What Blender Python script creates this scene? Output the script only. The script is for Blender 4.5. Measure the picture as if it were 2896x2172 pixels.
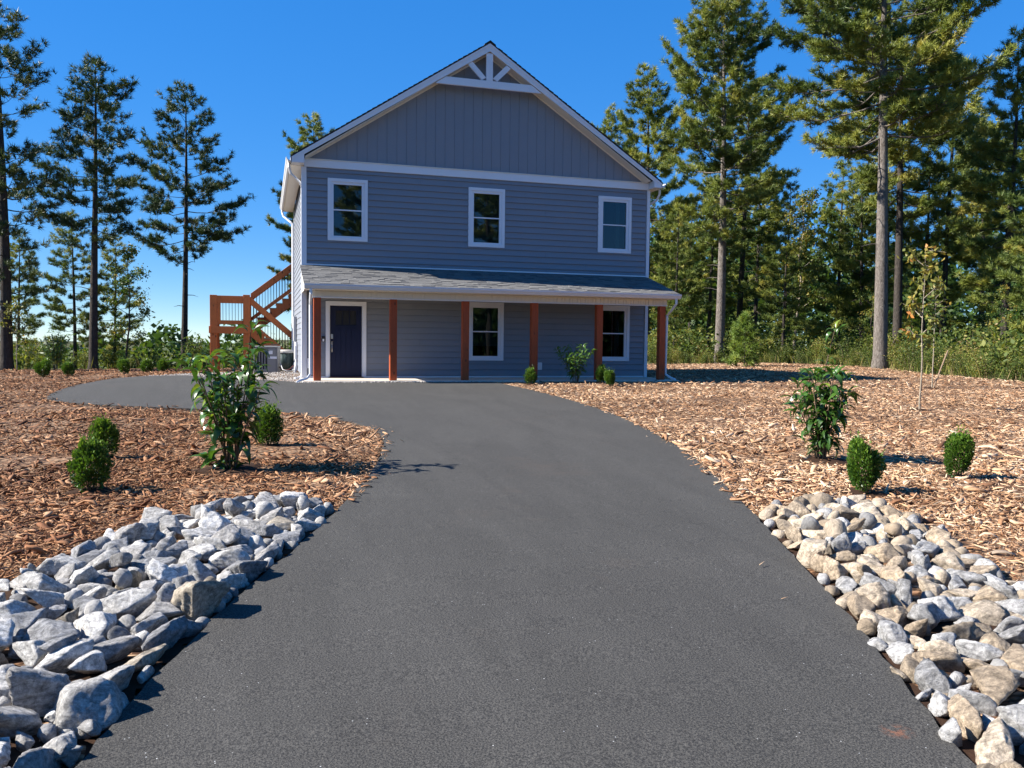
import bpy, bmesh, math, random
import numpy as np
from mathutils import Vector, Matrix
R = math.radians
for o in list(bpy.data.objects): bpy.data.objects.remove(o)
scene = bpy.context.scene
col = scene.collection

# ------------------------------------------------------------------ camera
YAW, PITCH, ROLL = 0.2921, -0.0507, 0.0109
CAM = Vector((-1.1365, -24.2006, 1.078))
def cam_axes():
    cy, sy, cp, sp, cr, sr = math.cos(YAW), math.sin(YAW), math.cos(PITCH), math.sin(PITCH), math.cos(ROLL), math.sin(ROLL)
    def w(u, f, z):
        y = cp*f - sp*z; z2 = sp*f + cp*z
        return Vector((cy*u + sy*y, -sy*u + cy*y, z2))
    return w(cr, 0, sr), w(-sr, 0, cr), w(0, 1, 0)      # right, up, forward
cr_, cu_, cf_ = cam_axes()
camd = bpy.data.cameras.new('camera'); cam = bpy.data.objects.new('camera', camd); col.objects.link(cam)
camd.sensor_width = 36; camd.lens = 36*2335.88/2896; camd.clip_end = 6000; camd.clip_start = 0.05
m = Matrix.Identity(4)
for i in range(3):
    m[i][0] = cr_[i]; m[i][1] = cu_[i]; m[i][2] = -cf_[i]; m[i][3] = CAM[i]
cam.matrix_world = m
scene.camera = cam

# ------------------------------------------------------------------ sky, sun, exposure
SUN_EL, TRAVEL = R(37), R(-10.5)                    # light travels towards +x, slightly towards -y
tx, ty = math.cos(TRAVEL), math.sin(TRAVEL)
world = bpy.data.worlds.new('World'); scene.world = world; world.use_nodes = True
nt = world.node_tree; nt.nodes.clear()
sky = nt.nodes.new('ShaderNodeTexSky'); sky.sky_type = 'NISHITA'; sky.sun_disc = False
sky.sun_elevation = SUN_EL; sky.sun_rotation = math.atan2(-tx, -ty) % (2*math.pi)
sky.altitude = 300; sky.air_density = 0.65; sky.dust_density = 0.0; sky.ozone_density = 5.0
hs = nt.nodes.new('ShaderNodeHueSaturation'); hs.inputs['Saturation'].default_value = 1.24
bg = nt.nodes.new('ShaderNodeBackground'); bg.inputs['Strength'].default_value = 0.12
ow = nt.nodes.new('ShaderNodeOutputWorld')
# film-like shoulder on the sky's brightness, the same in every direction: v -> 2v / (1 + v/2)
sep = nt.nodes.new('ShaderNodeSeparateColor'); sep.mode = 'HSV'
ma = nt.nodes.new('ShaderNodeMath'); ma.operation = 'MULTIPLY_ADD'; ma.inputs[1].default_value = .5; ma.inputs[2].default_value = 1
mdv = nt.nodes.new('ShaderNodeMath'); mdv.operation = 'DIVIDE'; mdv.inputs[0].default_value = 2.0
scl = nt.nodes.new('ShaderNodeVectorMath'); scl.operation = 'SCALE'
nt.links.new(sky.outputs[0], hs.inputs['Color']); nt.links.new(hs.outputs[0], sep.inputs[0]); nt.links.new(sep.outputs[2], ma.inputs[0]); nt.links.new(ma.outputs[0], mdv.inputs[1])
nt.links.new(hs.outputs[0], scl.inputs[0]); nt.links.new(mdv.outputs[0], scl.inputs['Scale']); nt.links.new(scl.outputs[0], bg.inputs[0]); nt.links.new(bg.outputs[0], ow.inputs[0])
sd = bpy.data.lights.new('sun', 'SUN'); sun = bpy.data.objects.new('sun', sd); col.objects.link(sun)
sd.energy = 4.6; sd.angle = R(0.53); sd.color = (1, 0.95, 0.87)
sun.location = (-40, 8, 40)
sun.rotation_euler = Vector((tx*math.cos(SUN_EL), ty*math.cos(SUN_EL), -math.sin(SUN_EL))).to_track_quat('-Z', 'Y').to_euler()
vs = scene.view_settings
vs.view_transform = 'Standard'; vs.look = 'None'; vs.gamma = 1; vs.use_curve_mapping = False; vs.exposure = 1.5
scene.cycles.use_denoising = True
scene.cycles.max_bounces = 6; scene.cycles.transparent_max_bounces = 12

# ------------------------------------------------------------------ helpers
WL = {}
def link(o, parent=None, wl=(0, 0, 0)):
    col.objects.link(o)
    WL[o.name] = Vector(wl)
    if parent is not None: o.parent = parent
    return o
def tag(o, label=None, cat=None, group=None, kind=None):
    if label: o['label'] = label
    if cat: o['category'] = cat
    if group: o['group'] = group
    if kind: o['kind'] = kind
    return o
def thing(name, label, cat, loc=(0, 0, 0), group=None):
    o = bpy.data.objects.new(name, None); link(o, None, loc); o.location = loc; o.empty_display_size = 0.2
    return tag(o, label, cat, group)
def place(name, mesh, parent=None, loc=(0, 0, 0), rot=None, scale=None, color=None):
    """link an object at a world location under a parent that only translates"""
    o = bpy.data.objects.new(name, mesh); link(o, parent, loc)
    off = WL[parent.name] if parent is not None else Vector((0, 0, 0))
    o.location = Vector(loc) - off
    if rot is not None:
        if isinstance(rot, Matrix): o.rotation_euler = rot.to_euler()
        else: o.rotation_euler = rot
    if scale is not None: o.scale = scale if hasattr(scale, '__len__') else (scale,)*3
    if color is not None: o.color = (*color, 1)
    return o
class MB:
    def __init__(s): s.v = []; s.f = []
    def add(s, vs, fs):
        b = len(s.v); s.v += [tuple(p) for p in vs]; s.f += [tuple(i + b for i in f) for f in fs]; return s
    def box(s, x0, x1, y0, y1, z0, z1):
        return s.add([(x0,y0,z0),(x1,y0,z0),(x1,y1,z0),(x0,y1,z0),(x0,y0,z1),(x1,y0,z1),(x1,y1,z1),(x0,y1,z1)],
                     [(0,3,2,1),(4,5,6,7),(0,1,5,4),(1,2,6,5),(2,3,7,6),(3,0,4,7)])
    def prism(s, poly, a, b, axis='y'):
        """poly in the two other axes ((x,z) for y, (y,z) for x, (x,y) for z), extruded a..b"""
        f = {'y': lambda p, t: (p[0], t, p[1]), 'x': lambda p, t: (t, p[0], p[1]), 'z': lambda p, t: (p[0], p[1], t)}[axis]
        n = len(poly)
        vs = [f(p, a) for p in poly] + [f(p, b) for p in poly]
        return s.add(vs, [tuple(range(n)), tuple(range(2*n-1, n-1, -1))] + [(i, i+n, (i+1) % n+n, (i+1) % n) for i in range(n)])
    def tube(s, pts, rad, n=8, cap=True, flat=None):
        pts = [Vector(p) for p in pts]
        if not hasattr(rad, '__len__'): rad = [rad]*len(pts)
        b = len(s.v); ref = None
        for i, p in enumerate(pts):
            d = (pts[min(i+1, len(pts)-1)] - pts[max(i-1, 0)]).normalized()
            if ref is None:
                ref = d.orthogonal().normalized() if flat is None else Vector(flat)
            ref = (ref - d*ref.dot(d)).normalized(); q = d.cross(ref)
            for k in range(n):
                a = 2*math.pi*(k+.5)/n
                s.v.append(tuple(p + (ref*math.cos(a) + q*math.sin(a))*rad[i]))
        for i in range(len(pts)-1):
            for k in range(n):
                s.f.append((b+i*n+k, b+i*n+(k+1) % n, b+(i+1)*n+(k+1) % n, b+(i+1)*n+k))
        if cap:
            s.f.append(tuple(b+k for k in reversed(range(n)))); e = b+(len(pts)-1)*n
            s.f.append(tuple(e+k for k in range(n)))
        return s
    def obox(s, c, size, rot):
        c = Vector(c); hx, hy, hz = [d/2 for d in size]
        P = [c + rot @ Vector((x*hx, y*hy, z*hz)) for z in (-1, 1) for x, y in ((-1,-1),(1,-1),(1,1),(-1,1))]
        return s.add(P, [(0,3,2,1),(4,5,6,7),(0,1,5,4),(1,2,6,5),(2,3,7,6),(3,0,4,7)])
    def mesh(s, name, mat, smooth=False):
        me = bpy.data.meshes.new(name); me.from_pydata(s.v, [], s.f)
        bm = bmesh.new(); bm.from_mesh(me); bmesh.ops.recalc_face_normals(bm, faces=bm.faces); bm.to_mesh(me); bm.free()
        me.materials.append(mat)
        if smooth: me.polygons.foreach_set('use_smooth', [True]*len(me.polygons))
        return me
    def build(s, name, mat, parent=None, smooth=False, bevel=0):
        o = place(name, s.mesh(name, mat, smooth), parent)
        if parent is not None: o.location = -WL[parent.name]
        if bevel:
            bv = o.modifiers.new('bevel', 'BEVEL'); bv.width = bevel; bv.segments = 2
        return o
def np_mesh(name, verts, faces, mat, smooth=False, attr=None):
    """fast mesh of faces with one vertex count"""
    verts = np.asarray(verts, np.float32).reshape(-1, 3); faces = np.asarray(faces, np.int32)
    k = faces.shape[1]; n = len(faces)
    me = bpy.data.meshes.new(name)
    me.vertices.add(len(verts)); me.vertices.foreach_set('co', verts.ravel())
    me.loops.add(n*k); me.loops.foreach_set('vertex_index', faces.ravel())
    me.polygons.add(n); me.polygons.foreach_set('loop_start', np.arange(0, n*k, k, dtype=np.int32))
    try: me.polygons.foreach_set('loop_total', np.full(n, k, np.int32))
    except Exception: pass
    if smooth: me.polygons.foreach_set('use_smooth', np.ones(n, bool))
    if attr is not None:
        a = me.attributes.new('tint', 'FLOAT', 'POINT'); a.data.foreach_set('value', np.asarray(attr, np.float32))
    me.materials.append(mat); me.update(); me.validate()
    return me

# ------------------------------------------------------------------ materials
def lerp3(a, b, t): return tuple(a[i] + (b[i]-a[i])*t for i in range(3))
class NT:
    def __init__(s, name):
        s.m = bpy.data.materials.new(name); s.m.use_nodes = True; s.t = s.m.node_tree
        s.b = s.t.nodes['Principled BSDF']; s.out = s.t.nodes['Material Output']
    def n(s, typ, **kw):
        x = s.t.nodes.new('ShaderNode'+typ)
        for k, v in kw.items():
            if k in x.inputs: s.set(x.inputs[k], v)
            else: setattr(x, k, v)
        return x
    def set(s, sock, v):
        if hasattr(v, 'is_output') or isinstance(v, bpy.types.NodeSocket): s.t.links.new(v, sock)
        else: sock.default_value = v if not (isinstance(v, tuple) and len(v) == 3 and sock.type == 'RGBA') else (*v, 1)
    def ramp(s, fac, stops):
        r = s.n('ValToRGB'); e = r.color_ramp.elements
        while len(e) < len(stops): e.new(0.5)
        for el, (p, c) in zip(e, stops): el.position = p; el.color = (*c, 1) if hasattr(c, '__len__') else (c, c, c, 1)
        s.set(r.inputs[0], fac); return r.outputs[0]
    def mix(s, fac, a, b, mode='MIX'):
        x = s.n('Mix', data_type='RGBA', blend_type=mode)
        s.set(x.inputs[0], fac); s.set(x.inputs[6], a); s.set(x.inputs[7], b); return x.outputs[2]
    def math(s, op, a, b=0.0, clamp=False):
        x = s.n('Math', operation=op, use_clamp=clamp); s.set(x.inputs[0], a); s.set(x.inputs[1], b); return x.outputs[0]
    def noise(s, vec, scale, detail=4, rough=.55, dist=0):
        x = s.n('TexNoise', Scale=scale, Detail=detail, Roughness=rough, Distortion=dist)
        if vec is not None: s.set(x.inputs['Vector'], vec)
        return x.outputs['Fac']
    def pos(s, scale=None, obj=False):
        v = s.n('TexCoord').outputs['Object'] if obj else s.n('NewGeometry').outputs['Position']
        if scale:
            mp = s.n('Mapping'); s.set(mp.inputs['Vector'], v); mp.inputs['Scale'].default_value = scale; v = mp.outputs[0]
        return v
    def bump(s, h, strength=.3, dist=.01):
        b = s.n('Bump', Strength=strength, Distance=dist); s.set(b.inputs['Height'], h); s.set(s.b.inputs['Normal'], b.outputs[0]); return b
    def fin(s, color=None, rough=None, spec=None, metal=None):
        if color is not None: s.set(s.b.inputs['Base Color'], color)
        if rough is not None: s.set(s.b.inputs['Roughness'], rough)
        if spec is not None: s.set(s.b.inputs['Specular IOR Level'], spec)
        if metal is not None: s.set(s.b.inputs['Metallic'], metal)
        return s.m
def simple(name, c, rough=.6, var=.12, scale=6, bump=0, bscale=60, spec=.35, metal=0, stretch=None):
    t = NT(name); p = t.pos(stretch)
    f = t.noise(p, scale, 5, .6)
    cc = t.mix(f, tuple(x*(1-var) for x in c), tuple(min(1, x*(1+var)) for x in c))
    if bump: t.bump(t.noise(p, bscale, 5, .6), bump, .01)
    return t.fin(cc, rough, spec, metal)
MAT = {}
MAT['paint'] = simple('blue_grey_paint', (.205, .223, .256), .62, .05, 2.5, .12, 180, .3)
MAT['trim'] = simple('white_trim_paint', (.68, .70, .74), .5, .04, 3, .04, 90, .4)
MAT['vinyl'] = simple('cream_vinyl', (.74, .69, .60), .45, .05, 3, 0, 60, .4)
MAT['gutter'] = simple('white_aluminium', (.68, .68, .69), .4, .05, 2, 0, 60, .5)
MAT['drip'] = simple('cream_drip_flashing', (.72, .67, .58), .5, .05, 3)
MAT['door'] = simple('navy_door_paint', (.008, .012, .038), .5, .15, 3, .05, 60, .25)
MAT['steel'] = simple('brushed_nickel', (.55, .53, .5), .3, .08, 20, 0, 60, .5, .9)
MAT['black'] = simple('black_plastic', (.012, .012, .013), .45, .1, 8)
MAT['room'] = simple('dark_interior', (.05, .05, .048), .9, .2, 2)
MAT['blind'] = simple('blind_fabric', (.30, .40, .42), .8, .06, 5)
MAT['acgrey'] = simple('grey_painted_steel', (.22, .22, .215), .5, .08, 4, 0, 60, .4)
MAT['acdark'] = simple('dark_coil', (.025, .026, .03), .5, .2, 14)
MAT['acgreen'] = simple('dark_green_steel', (.045, .07, .065), .5, .15, 6)
MAT['actop'] = simple('beige_cap', (.5, .47, .42), .55, .08, 5)
MAT['label'] = simple('white_sticker', (.75, .76, .78), .6, .04, 8)
MAT['pipe'] = simple('dark_red_pipe', (.12, .04, .035), .5, .2, 8)
MAT['hose'] = simple('grey_conduit', (.42, .42, .42), .5, .1, 8)
def wood(name, c1, c2, knots=True):
    t = NT(name); ob = t.n('ObjectInfo').outputs['Random']
    p = t.pos((9, 9, 1.0)); v = t.n('VectorMath', operation='ADD'); t.set(v.inputs[0], p)
    cx = t.n('CombineXYZ'); t.set(cx.inputs[0], t.math('MULTIPLY', ob, 37.0)); t.set(cx.inputs[2], t.math('MULTIPLY', ob, 11.0)); t.set(v.inputs[1], cx.outputs[0])
    g = t.noise(v.outputs[0], 3.0, 6, .65, 1.2)
    c = t.ramp(g, [(.3, c1), (.68, c2)])
    big = t.noise(t.pos(), 2.1, 2)
    c = t.mix(t.math('MULTIPLY', big, .5), c, tuple(x*.6 for x in c2), 'MIX')
    if knots:
        p2 = t.pos((5.5, 5.5, 3.2)); vo = t.n('TexVoronoi', Scale=1.0); t.set(vo.inputs['Vector'], p2)
        k = t.ramp(vo.outputs['Distance'], [(.09, 1.0), (.2, 0.0)])
        c = t.mix(t.math('MULTIPLY', k, .8), c, (.03, .012, .006))
    t.bump(g, .25, .006)
    return t.fin(c, .55, .35)
MAT['cedar'] = wood('stained_cedar', (.29, .048, .012), (.45, .085, .02))
MAT['deckwood'] = wood('stained_deck_timber', (.38, .105, .024), (.54, .155, .04))
MAT['tread'] = wood('weathered_tread', (.20, .13, .08), (.30, .21, .13), False)
def objcol(name, rough=.8, var=.25, scale=9, bump=.4, bscale=40, spec=.3):
    t = NT(name); oi = t.n('ObjectInfo'); p = t.pos()
    f = t.noise(p, scale, 5, .65)
    c = t.mix(1.0, oi.outputs['Color'], t.ramp(f, [(.25, 1-var), (.75, 1+var)]), 'MULTIPLY')
    t.bump(t.noise(p, bscale, 4, .7), bump, .008)
    return t.fin(c, rough, spec)
MAT['shingle'] = objcol('asphalt_shingle', .9, .35, 90, .5, 220, .2)
def concrete():
    t = NT('concrete'); p = t.pos(); f = t.noise(p, 3, 6, .65)
    c = t.ramp(f, [(.3, (.50, .44, .35)), (.7, (.62, .55, .46))]); t.bump(t.noise(p, 120, 4), .2, .004)
    return t.fin(c, .85, .3)
MAT['concrete'] = concrete()
def glass():
    t = NT('window_glass'); t.t.nodes.remove(t.b)
    lw = t.n('LayerWeight', Blend=.28)
    tr = t.n('BsdfTransparent'); t.set(tr.inputs[0], (.42, .5, .5))
    gl = t.n('BsdfGlossy'); t.set(gl.inputs[0], (.9, .95, 1.0)); gl.inputs['Roughness'].default_value = .008
    bp = t.n('Bump', Strength=.05, Distance=.02); t.set(bp.inputs['Height'], t.noise(t.pos(), 1.6, 2)); t.set(gl.inputs['Normal'], bp.outputs[0])
    mx = t.n('MixShader')
    f = t.math('ADD', t.math('MULTIPLY', lw.outputs['Fresnel'], .7), .035)
    t.set(mx.inputs[0], f); t.t.links.new(tr.outputs[0], mx.inputs[1]); t.t.links.new(gl.outputs[0], mx.inputs[2])
    t.t.links.new(mx.outputs[0], t.out.inputs[0]); return t.m
MAT['glass'] = glass()
def asphalt():
    t = NT('asphalt'); p = t.pos()
    fine = t.noise(p, 120, 4, .8); mid = t.noise(p, 38, 5, .7)
    big = t.noise(p, .9, 5, .6, .6); streak = t.noise(t.pos((1.6, .28, 1)), 1.1, 5, .65, 1.0)
    c = t.ramp(fine, [(.42, (.018, .0175, .017)), (.58, (.099, .093, .082))])
    c = t.mix(t.math('MULTIPLY', mid, .35), c, (.040, .039, .037))
    c = t.mix(1.0, c, t.ramp(big, [(.3, .95), (.7, 1.05)]), 'MULTIPLY')
    c = t.mix(1.0, c, t.ramp(streak, [(.35, .90), (.66, 1.10)]), 'MULTIPLY')
    st = t.noise(p, .75, 6, .7, .4); c = t.mix(t.ramp(st, [(.60, 0.0), (.76, .40)]), c, (.085, .066, .052))   # dusty brown stains
    vo = t.n('TexVoronoi', Scale=34.0); t.set(vo.inputs['Vector'], p)
    sp = t.math('MULTIPLY', t.ramp(vo.outputs['Distance'], [(.06, 1.0), (.11, 0.0)]), t.math('GREATER_THAN', t.noise(p, 9.3, 1), .64))
    c = t.mix(sp, c, (.5, .5, .49))                                        # pale stone specks
    ds = t.n('VectorMath', operation='DISTANCE'); t.set(ds.inputs[0], p); ds.inputs[1].default_value = (1.16, -21.69, -.385)     # a rusty clay smear near the right edge
    sm = t.math('MULTIPLY', t.ramp(ds.outputs['Value'], [(.02, 1.0), (.07, 0.0)]), t.ramp(t.noise(p, 38, 4), [(.45, 0.0), (.6, .8)])); c = t.mix(sm, c, (.19, .085, .05))
    h = t.math('ADD', t.math('MULTIPLY', fine, .5), t.noise(p, 110, 3, .7)); t.bump(h, .7, .008)
    return t.fin(c, .88, .28)
MAT['asphalt'] = asphalt()
def mulch_base():
    t = NT('mulch_bed'); p = t.pos()
    vo = t.n('TexVoronoi', Scale=1.0, feature='F1'); 
    wv = t.n('VectorMath', operation='ADD'); t.set(wv.inputs[0], t.pos((16, 34, 20)))
    nz = t.n('TexNoise', Scale=3.0); sc = t.n('VectorMath', operation='SCALE'); t.set(sc.inputs[0], nz.outputs['Color']); sc.inputs['Scale'].default_value = 7.0
    t.set(wv.inputs[1], sc.outputs[0]); t.set(vo.inputs['Vector'], wv.outputs[0])
    sx = t.n('SeparateColor'); t.set(sx.inputs[0], vo.outputs['Color'])
    c = t.ramp(sx.outputs[0], [(0, (.08, .04, .022)), (.35, (.24, .135, .075)), (.65, (.42, .27, .165)), (.9, (.54, .39, .255))])
    edge = t.ramp(vo.outputs['Distance'], [(.35, 1.0), (.75, .25)])
    c = t.mix(1.0, c, edge, 'MULTIPLY')
    pl = t.noise(p, .55, 4); c = t.mix(1.0, c, t.ramp(pl, [(.3, (.55, .46, .40)), (.7, (1.05, .98, .92))]), 'MULTIPLY')
    t.bump(t.math('ADD', edge, sx.outputs[1]), .8, .02)
    return t.fin(c, .9, .2)
MAT['mulch'] = mulch_base()
def chips():
    t = NT('wood_chip'); r = t.n('NewGeometry').outputs['Random Per Island']
    c = t.ramp(r, [(0, (.10, .05, .028)), (.16, (.24, .125, .065)), (.36, (.40, .24, .135)), (.60, (.50, .335, .205)), (.82, (.58, .425, .285)), (.94, (.66, .53, .39)), (1, (.26, .22, .18))])
    c = t.mix(1.0, c, t.ramp(t.noise(t.pos((40, 40, 40)), 2.5, 4, .7), [(.3, .6), (.75, 1.25)]), 'MULTIPLY')
    pt = t.noise(t.pos(), .5, 3); c = t.mix(1.0, c, t.ramp(pt, [(.36, (.78, .68, .60)), (.56, (1.26, 1.19, 1.12))]), 'MULTIPLY')
    spx = t.n('SeparateXYZ'); t.set(spx.inputs[0], t.pos()); c = t.mix(t.ramp(t.math('MULTIPLY_ADD', spx.outputs[0], .25), [(0.2, 1.0), (.8, 0.0)]), c, t.mix(1.0, c, (.56, .43, .34), 'MULTIPLY'))     # redder chips on the left bed, darkened to paint in its shadows
    t.bump(t.noise(t.pos((30, 90, 60)), 3, 4), .4, .004)
    return t.fin(c, .8, .25)
MAT['chip'] = chips()
def gravel_mat():
    t = NT('gravel'); p = t.pos(); vo = t.n('TexVoronoi', Scale=42.0); t.set(vo.inputs['Vector'], p)
    sx = t.n('SeparateColor'); t.set(sx.inputs[0], vo.outputs['Color'])
    c = t.ramp(sx.outputs[0], [(0, (.16, .14, .12)), (.5, (.34, .30, .26)), (1, (.55, .50, .45))])
    c = t.mix(1.0, c, t.ramp(vo.outputs['Distance'], [(.3, 1.0), (.8, .3)]), 'MULTIPLY'); t.bump(vo.outputs['Distance'], -.9, .02)
    return t.fin(c, .85, .25)
MAT['gravel'] = gravel_mat()
def stone_isl():
    t = NT('gravel_stone'); r = t.n('NewGeometry').outputs['Random Per Island']
    return t.fin(t.ramp(r, [(0, (.2, .17, .15)), (.5, (.38, .34, .30)), (1, (.6, .56, .5))]), .8, .3)
MAT['stone'] = stone_isl()
def forest_floor():
    t = NT('forest_floor'); p = t.pos(); f = t.noise(p, .35, 6, .7); g = t.noise(p, 6, 5, .7)
    c = t.ramp(f, [(.3, (.05, .045, .02)), (.55, (.07, .075, .025)), (.75, (.12, .085, .045))])
    c = t.mix(1.0, c, t.ramp(g, [(.3, .6), (.7, 1.3)]), 'MULTIPLY'); t.bump(g, .8, .1)
    return t.fin(c, .95, .15)
MAT['floor'] = forest_floor()
def rockmat():
    t = NT('quarry_rock'); oi = t.n('ObjectInfo'); p = t.pos()
    vein = t.noise(t.pos((1, 1, 1)), 9, 8, .72, 2.2); fine = t.noise(p, 48, 6, .85); bands = t.noise(t.pos((7, 20, 26)), 1.0, 6, .65, 1.6)
    c = t.mix(1.0, oi.outputs['Color'], t.ramp(vein, [(.28, .42), (.48, .95), (.70, 1.5)]), 'MULTIPLY')
    c = t.mix(1.0, c, t.ramp(bands, [(.32, .55), (.56, 1.15)]), 'MULTIPLY')
    c = t.mix(1.0, c, t.ramp(fine, [(.34, .5), (.66, 1.5)]), 'MULTIPLY')
    h = t.math('ADD', t.math('MULTIPLY', vein, .5), t.math('MULTIPLY', fine, .7)); t.bump(h, .9, .03)
    return t.fin(c, .82, .3)
MAT['rock'] = rockmat()
def bark(name, c1, c2):
    t = NT(name); g = t.noise(t.pos((1, 1, .3)), 13, 7, .75, 1.4)
    c = t.ramp(g, [(.35, c1), (.65, c2)]); t.bump(g, .9, .05); return t.fin(c, .9, .15)
MAT['bark'] = bark('pine_bark', (.055, .045, .038), (.24, .21, .185))
MAT['bark_dark'] = bark('dark_pine_bark', (.025, .022, .02), (.085, .07, .06))
MAT['bark_pale'] = bark('pale_bark', (.22, .18, .13), (.42, .36, .28))
def leafmat(name, stops, rough=.5, trans=.3, spec=.3, objc=False):
    t = NT(name)
    if objc: c = t.mix(1.0, t.n('ObjectInfo').outputs['Color'], t.ramp(t.noise(t.pos(), 30, 3), [(.3, .75), (.7, 1.25)]), 'MULTIPLY')
    else:
        a = t.n('Attribute'); a.attribute_name = 'tint'; r = t.n('NewGeometry').outputs['Random Per Island']
        c = t.ramp(t.math('ADD', a.outputs['Fac'], t.math('MULTIPLY', t.math('SUBTRACT', r, .5), .35)), stops)
    t.fin(c, rough, spec)
    tr = t.n('BsdfTranslucent'); t.set(tr.inputs[0], t.mix(1.0, c, (1.25, 1.2, .55), 'MULTIPLY')); mx = t.n('MixShader'); mx.inputs[0].default_value = trans
    t.t.links.new(t.b.outputs[0], mx.inputs[1]); t.t.links.new(tr.outputs[0], mx.inputs[2]); t.t.links.new(mx.outputs[0], t.out.inputs[0])
    return t.m
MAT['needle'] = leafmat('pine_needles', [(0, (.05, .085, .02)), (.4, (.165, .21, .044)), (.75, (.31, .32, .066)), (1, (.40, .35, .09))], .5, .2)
MAT['needle_backlit'] = leafmat('backlit_pine_needles', [(0, (.022, .045, .018)), (.5, (.055, .092, .028)), (.85, (.125, .15, .04)), (1, (.19, .17, .05))], .5, .15)  # dark green needles, darkened further to paint in the left pines' backlit shade
MAT['leaf'] = leafmat('tree_leaves', [(0, (.04, .08, .018)), (.5, (.09, .14, .028)), (.8, (.19, .20, .04)), (1, (.34, .24, .05))], .5, .35)
MAT['leaf_y'] = leafmat('yellowing_leaves', [(0, (.10, .13, .03)), (.4, (.24, .22, .05)), (.75, (.42, .30, .06)), (1, (.5, .2, .06))], .5, .35)
MAT['brush'] = leafmat('brush_leaves', [(0, (.04, .07, .016)), (.4, (.10, .14, .026)), (.7, (.20, .215, .042)), (.88, (.30, .25, .07)), (1, (.34, .25, .12))], .6, .35)
MAT['box'] = leafmat('boxwood_leaves', [(0, (.03, .075, .012)), (.5, (.07, .15, .02)), (1, (.18, .28, .035))], .35, .3, .5)
MAT['bigleaf'] = leafmat('glossy_leaf', None, .3, .3, .5, True)
MAT['stem'] = simple('woody_stem', (.12, .085, .05), .8, .25, 30)

# ------------------------------------------------------------------ terrain
def sst(a, b, x):
    t = np.clip((np.asarray(x, float)-a)/(b-a), 0, 1); return t*t*(3-2*t)
def G(x, y):
    x = np.asarray(x, float); y = np.asarray(y, float)
    s = np.clip((-3-y)/21, 0, 2.0)
    g = -.06 - .40*s + .008*np.clip(x-11, 0, 20)
    return g - .25*sst(2, 14, y)*sst(3, -4, x) - 7.5*sst(17, 95, y)*sst(16, -8, x) - 7*sst(-14, -80, x)*sst(-60, 10, y)
def Gf(x, y): return float(G(x, y))
def inpoly(poly, X, Y):
    X = np.asarray(X); Y = np.asarray(Y); ins = np.zeros(X.shape, bool); n = len(poly)
    for i in range(n):
        x1, y1 = poly[i]; x2, y2 = poly[(i+1) % n]
        c = ((y1 > Y) != (y2 > Y)) & (X < (x2-x1)*(Y-y1)/((y2-y1) or 1e-9)+x1); ins ^= c
    return ins
def dist_poly(poly, X, Y, closed=True):
    X = np.asarray(X, float); Y = np.asarray(Y, float); d = np.full(X.shape, 1e9); n = len(poly)
    for i in range(n if closed else n-1):
        a = np.array(poly[i]); b = np.array(poly[(i+1) % n]); ab = b-a; L = ab@ab+1e-12
        t = np.clip(((X-a[0])*ab[0]+(Y-a[1])*ab[1])/L, 0, 1); d = np.minimum(d, np.hypot(X-a[0]-t*ab[0], Y-a[1]-t*ab[1]))
    return d
def smooth_line(pts, it=2):
    for _ in range(it):
        q = [pts[0]]
        for a, b in zip(pts[:-1], pts[1:]):
            q += [(a[0]*.75+b[0]*.25, a[1]*.75+b[1]*.25), (a[0]*.25+b[0]*.75, a[1]*.25+b[1]*.75)]
        pts = q+[pts[-1]]
    return pts
DL = [(-2.05, -24.5), (-1.92, -22.6), (-1.75, -21.12), (-1.62, -20.56), (-1.36, -19.7), (-1.09, -18.93), (-.9, -18.42), (-.71, -17.86), (-.51, -17.25), (-.33, -16.6), (-.11, -15.82), (.09, -14.98), (.32, -13.76), (.42, -12.89), (.40, -12.23), (.17, -11.22), (-.2, -10.52), (-.76, -9.75), (-1.22, -9.35), (-2.21, -8.95), (-3.66, -8.16), (-4.63, -7.43), (-5.11, -6.72), (-5.36, -4.98), (-5.3, -2.64), (-5.09, .6), (-4.5, 1.9), (-3.43, 2.5)]
DLs = [(-2.5, -30)] + smooth_line(DL, 2)
DT = [(-1.51, -.34), (-.5, -1.5), (-.3, -2.28), (2, -2.3), (4.5, -2.3)]
DR = [(4.75, -2.35), (4.97, -3.23), (5.08, -5.94), (5.0, -8.77), (4.78, -10.88), (4.42, -12.89), (4.11, -14.23), (3.73, -15.53), (3.39, -16.53), (3.06, -17.44), (2.67, -18.48), (2.35, -19.31), (2.1, -19.94), (1.86, -20.54), (1.7, -20.9), (1.5, -21.37), (1.25, -21.92), (.95, -23.2), (.8, -24.5)]
DRs = smooth_line(DR, 2) + [(.5, -30)]
DRIVE = DLs + DT + DRs
YARD = [(-16, -30), (-15.5, -6), (-14, 5), (-12.6, 12), (-11.4, 14), (-10, 14.3), (-8.3, 15.2), (-6.2, 15.8), (-4.5, 15.8), (-2.5, 16.2), (3, 16.6), (12, 17), (18, 14.5), (21, 14.5), (24.5, 16.6), (26.6, 13.8), (26, 7.2), (22.8, 1), (21.6, -2.6), (21.5, -6), (20, -14), (16, -30)]
HOUSE = [(-.2, -2.15), (10.75, -2.15), (10.75, 9.0), (-.2, 9.0)]
GRAVEL = [(-4.6, 1.95), (-3.43, 2.45), (-1.55, -.3), (-.5, -1.5), (-.3, -2.3), (4.9, -2.33), (4.9, -2.1), (0.1, -2.1), (0.1, 10.3), (-1.7, 10.3), (-2.6, 6.5), (-3.6, 4.2)]
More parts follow.
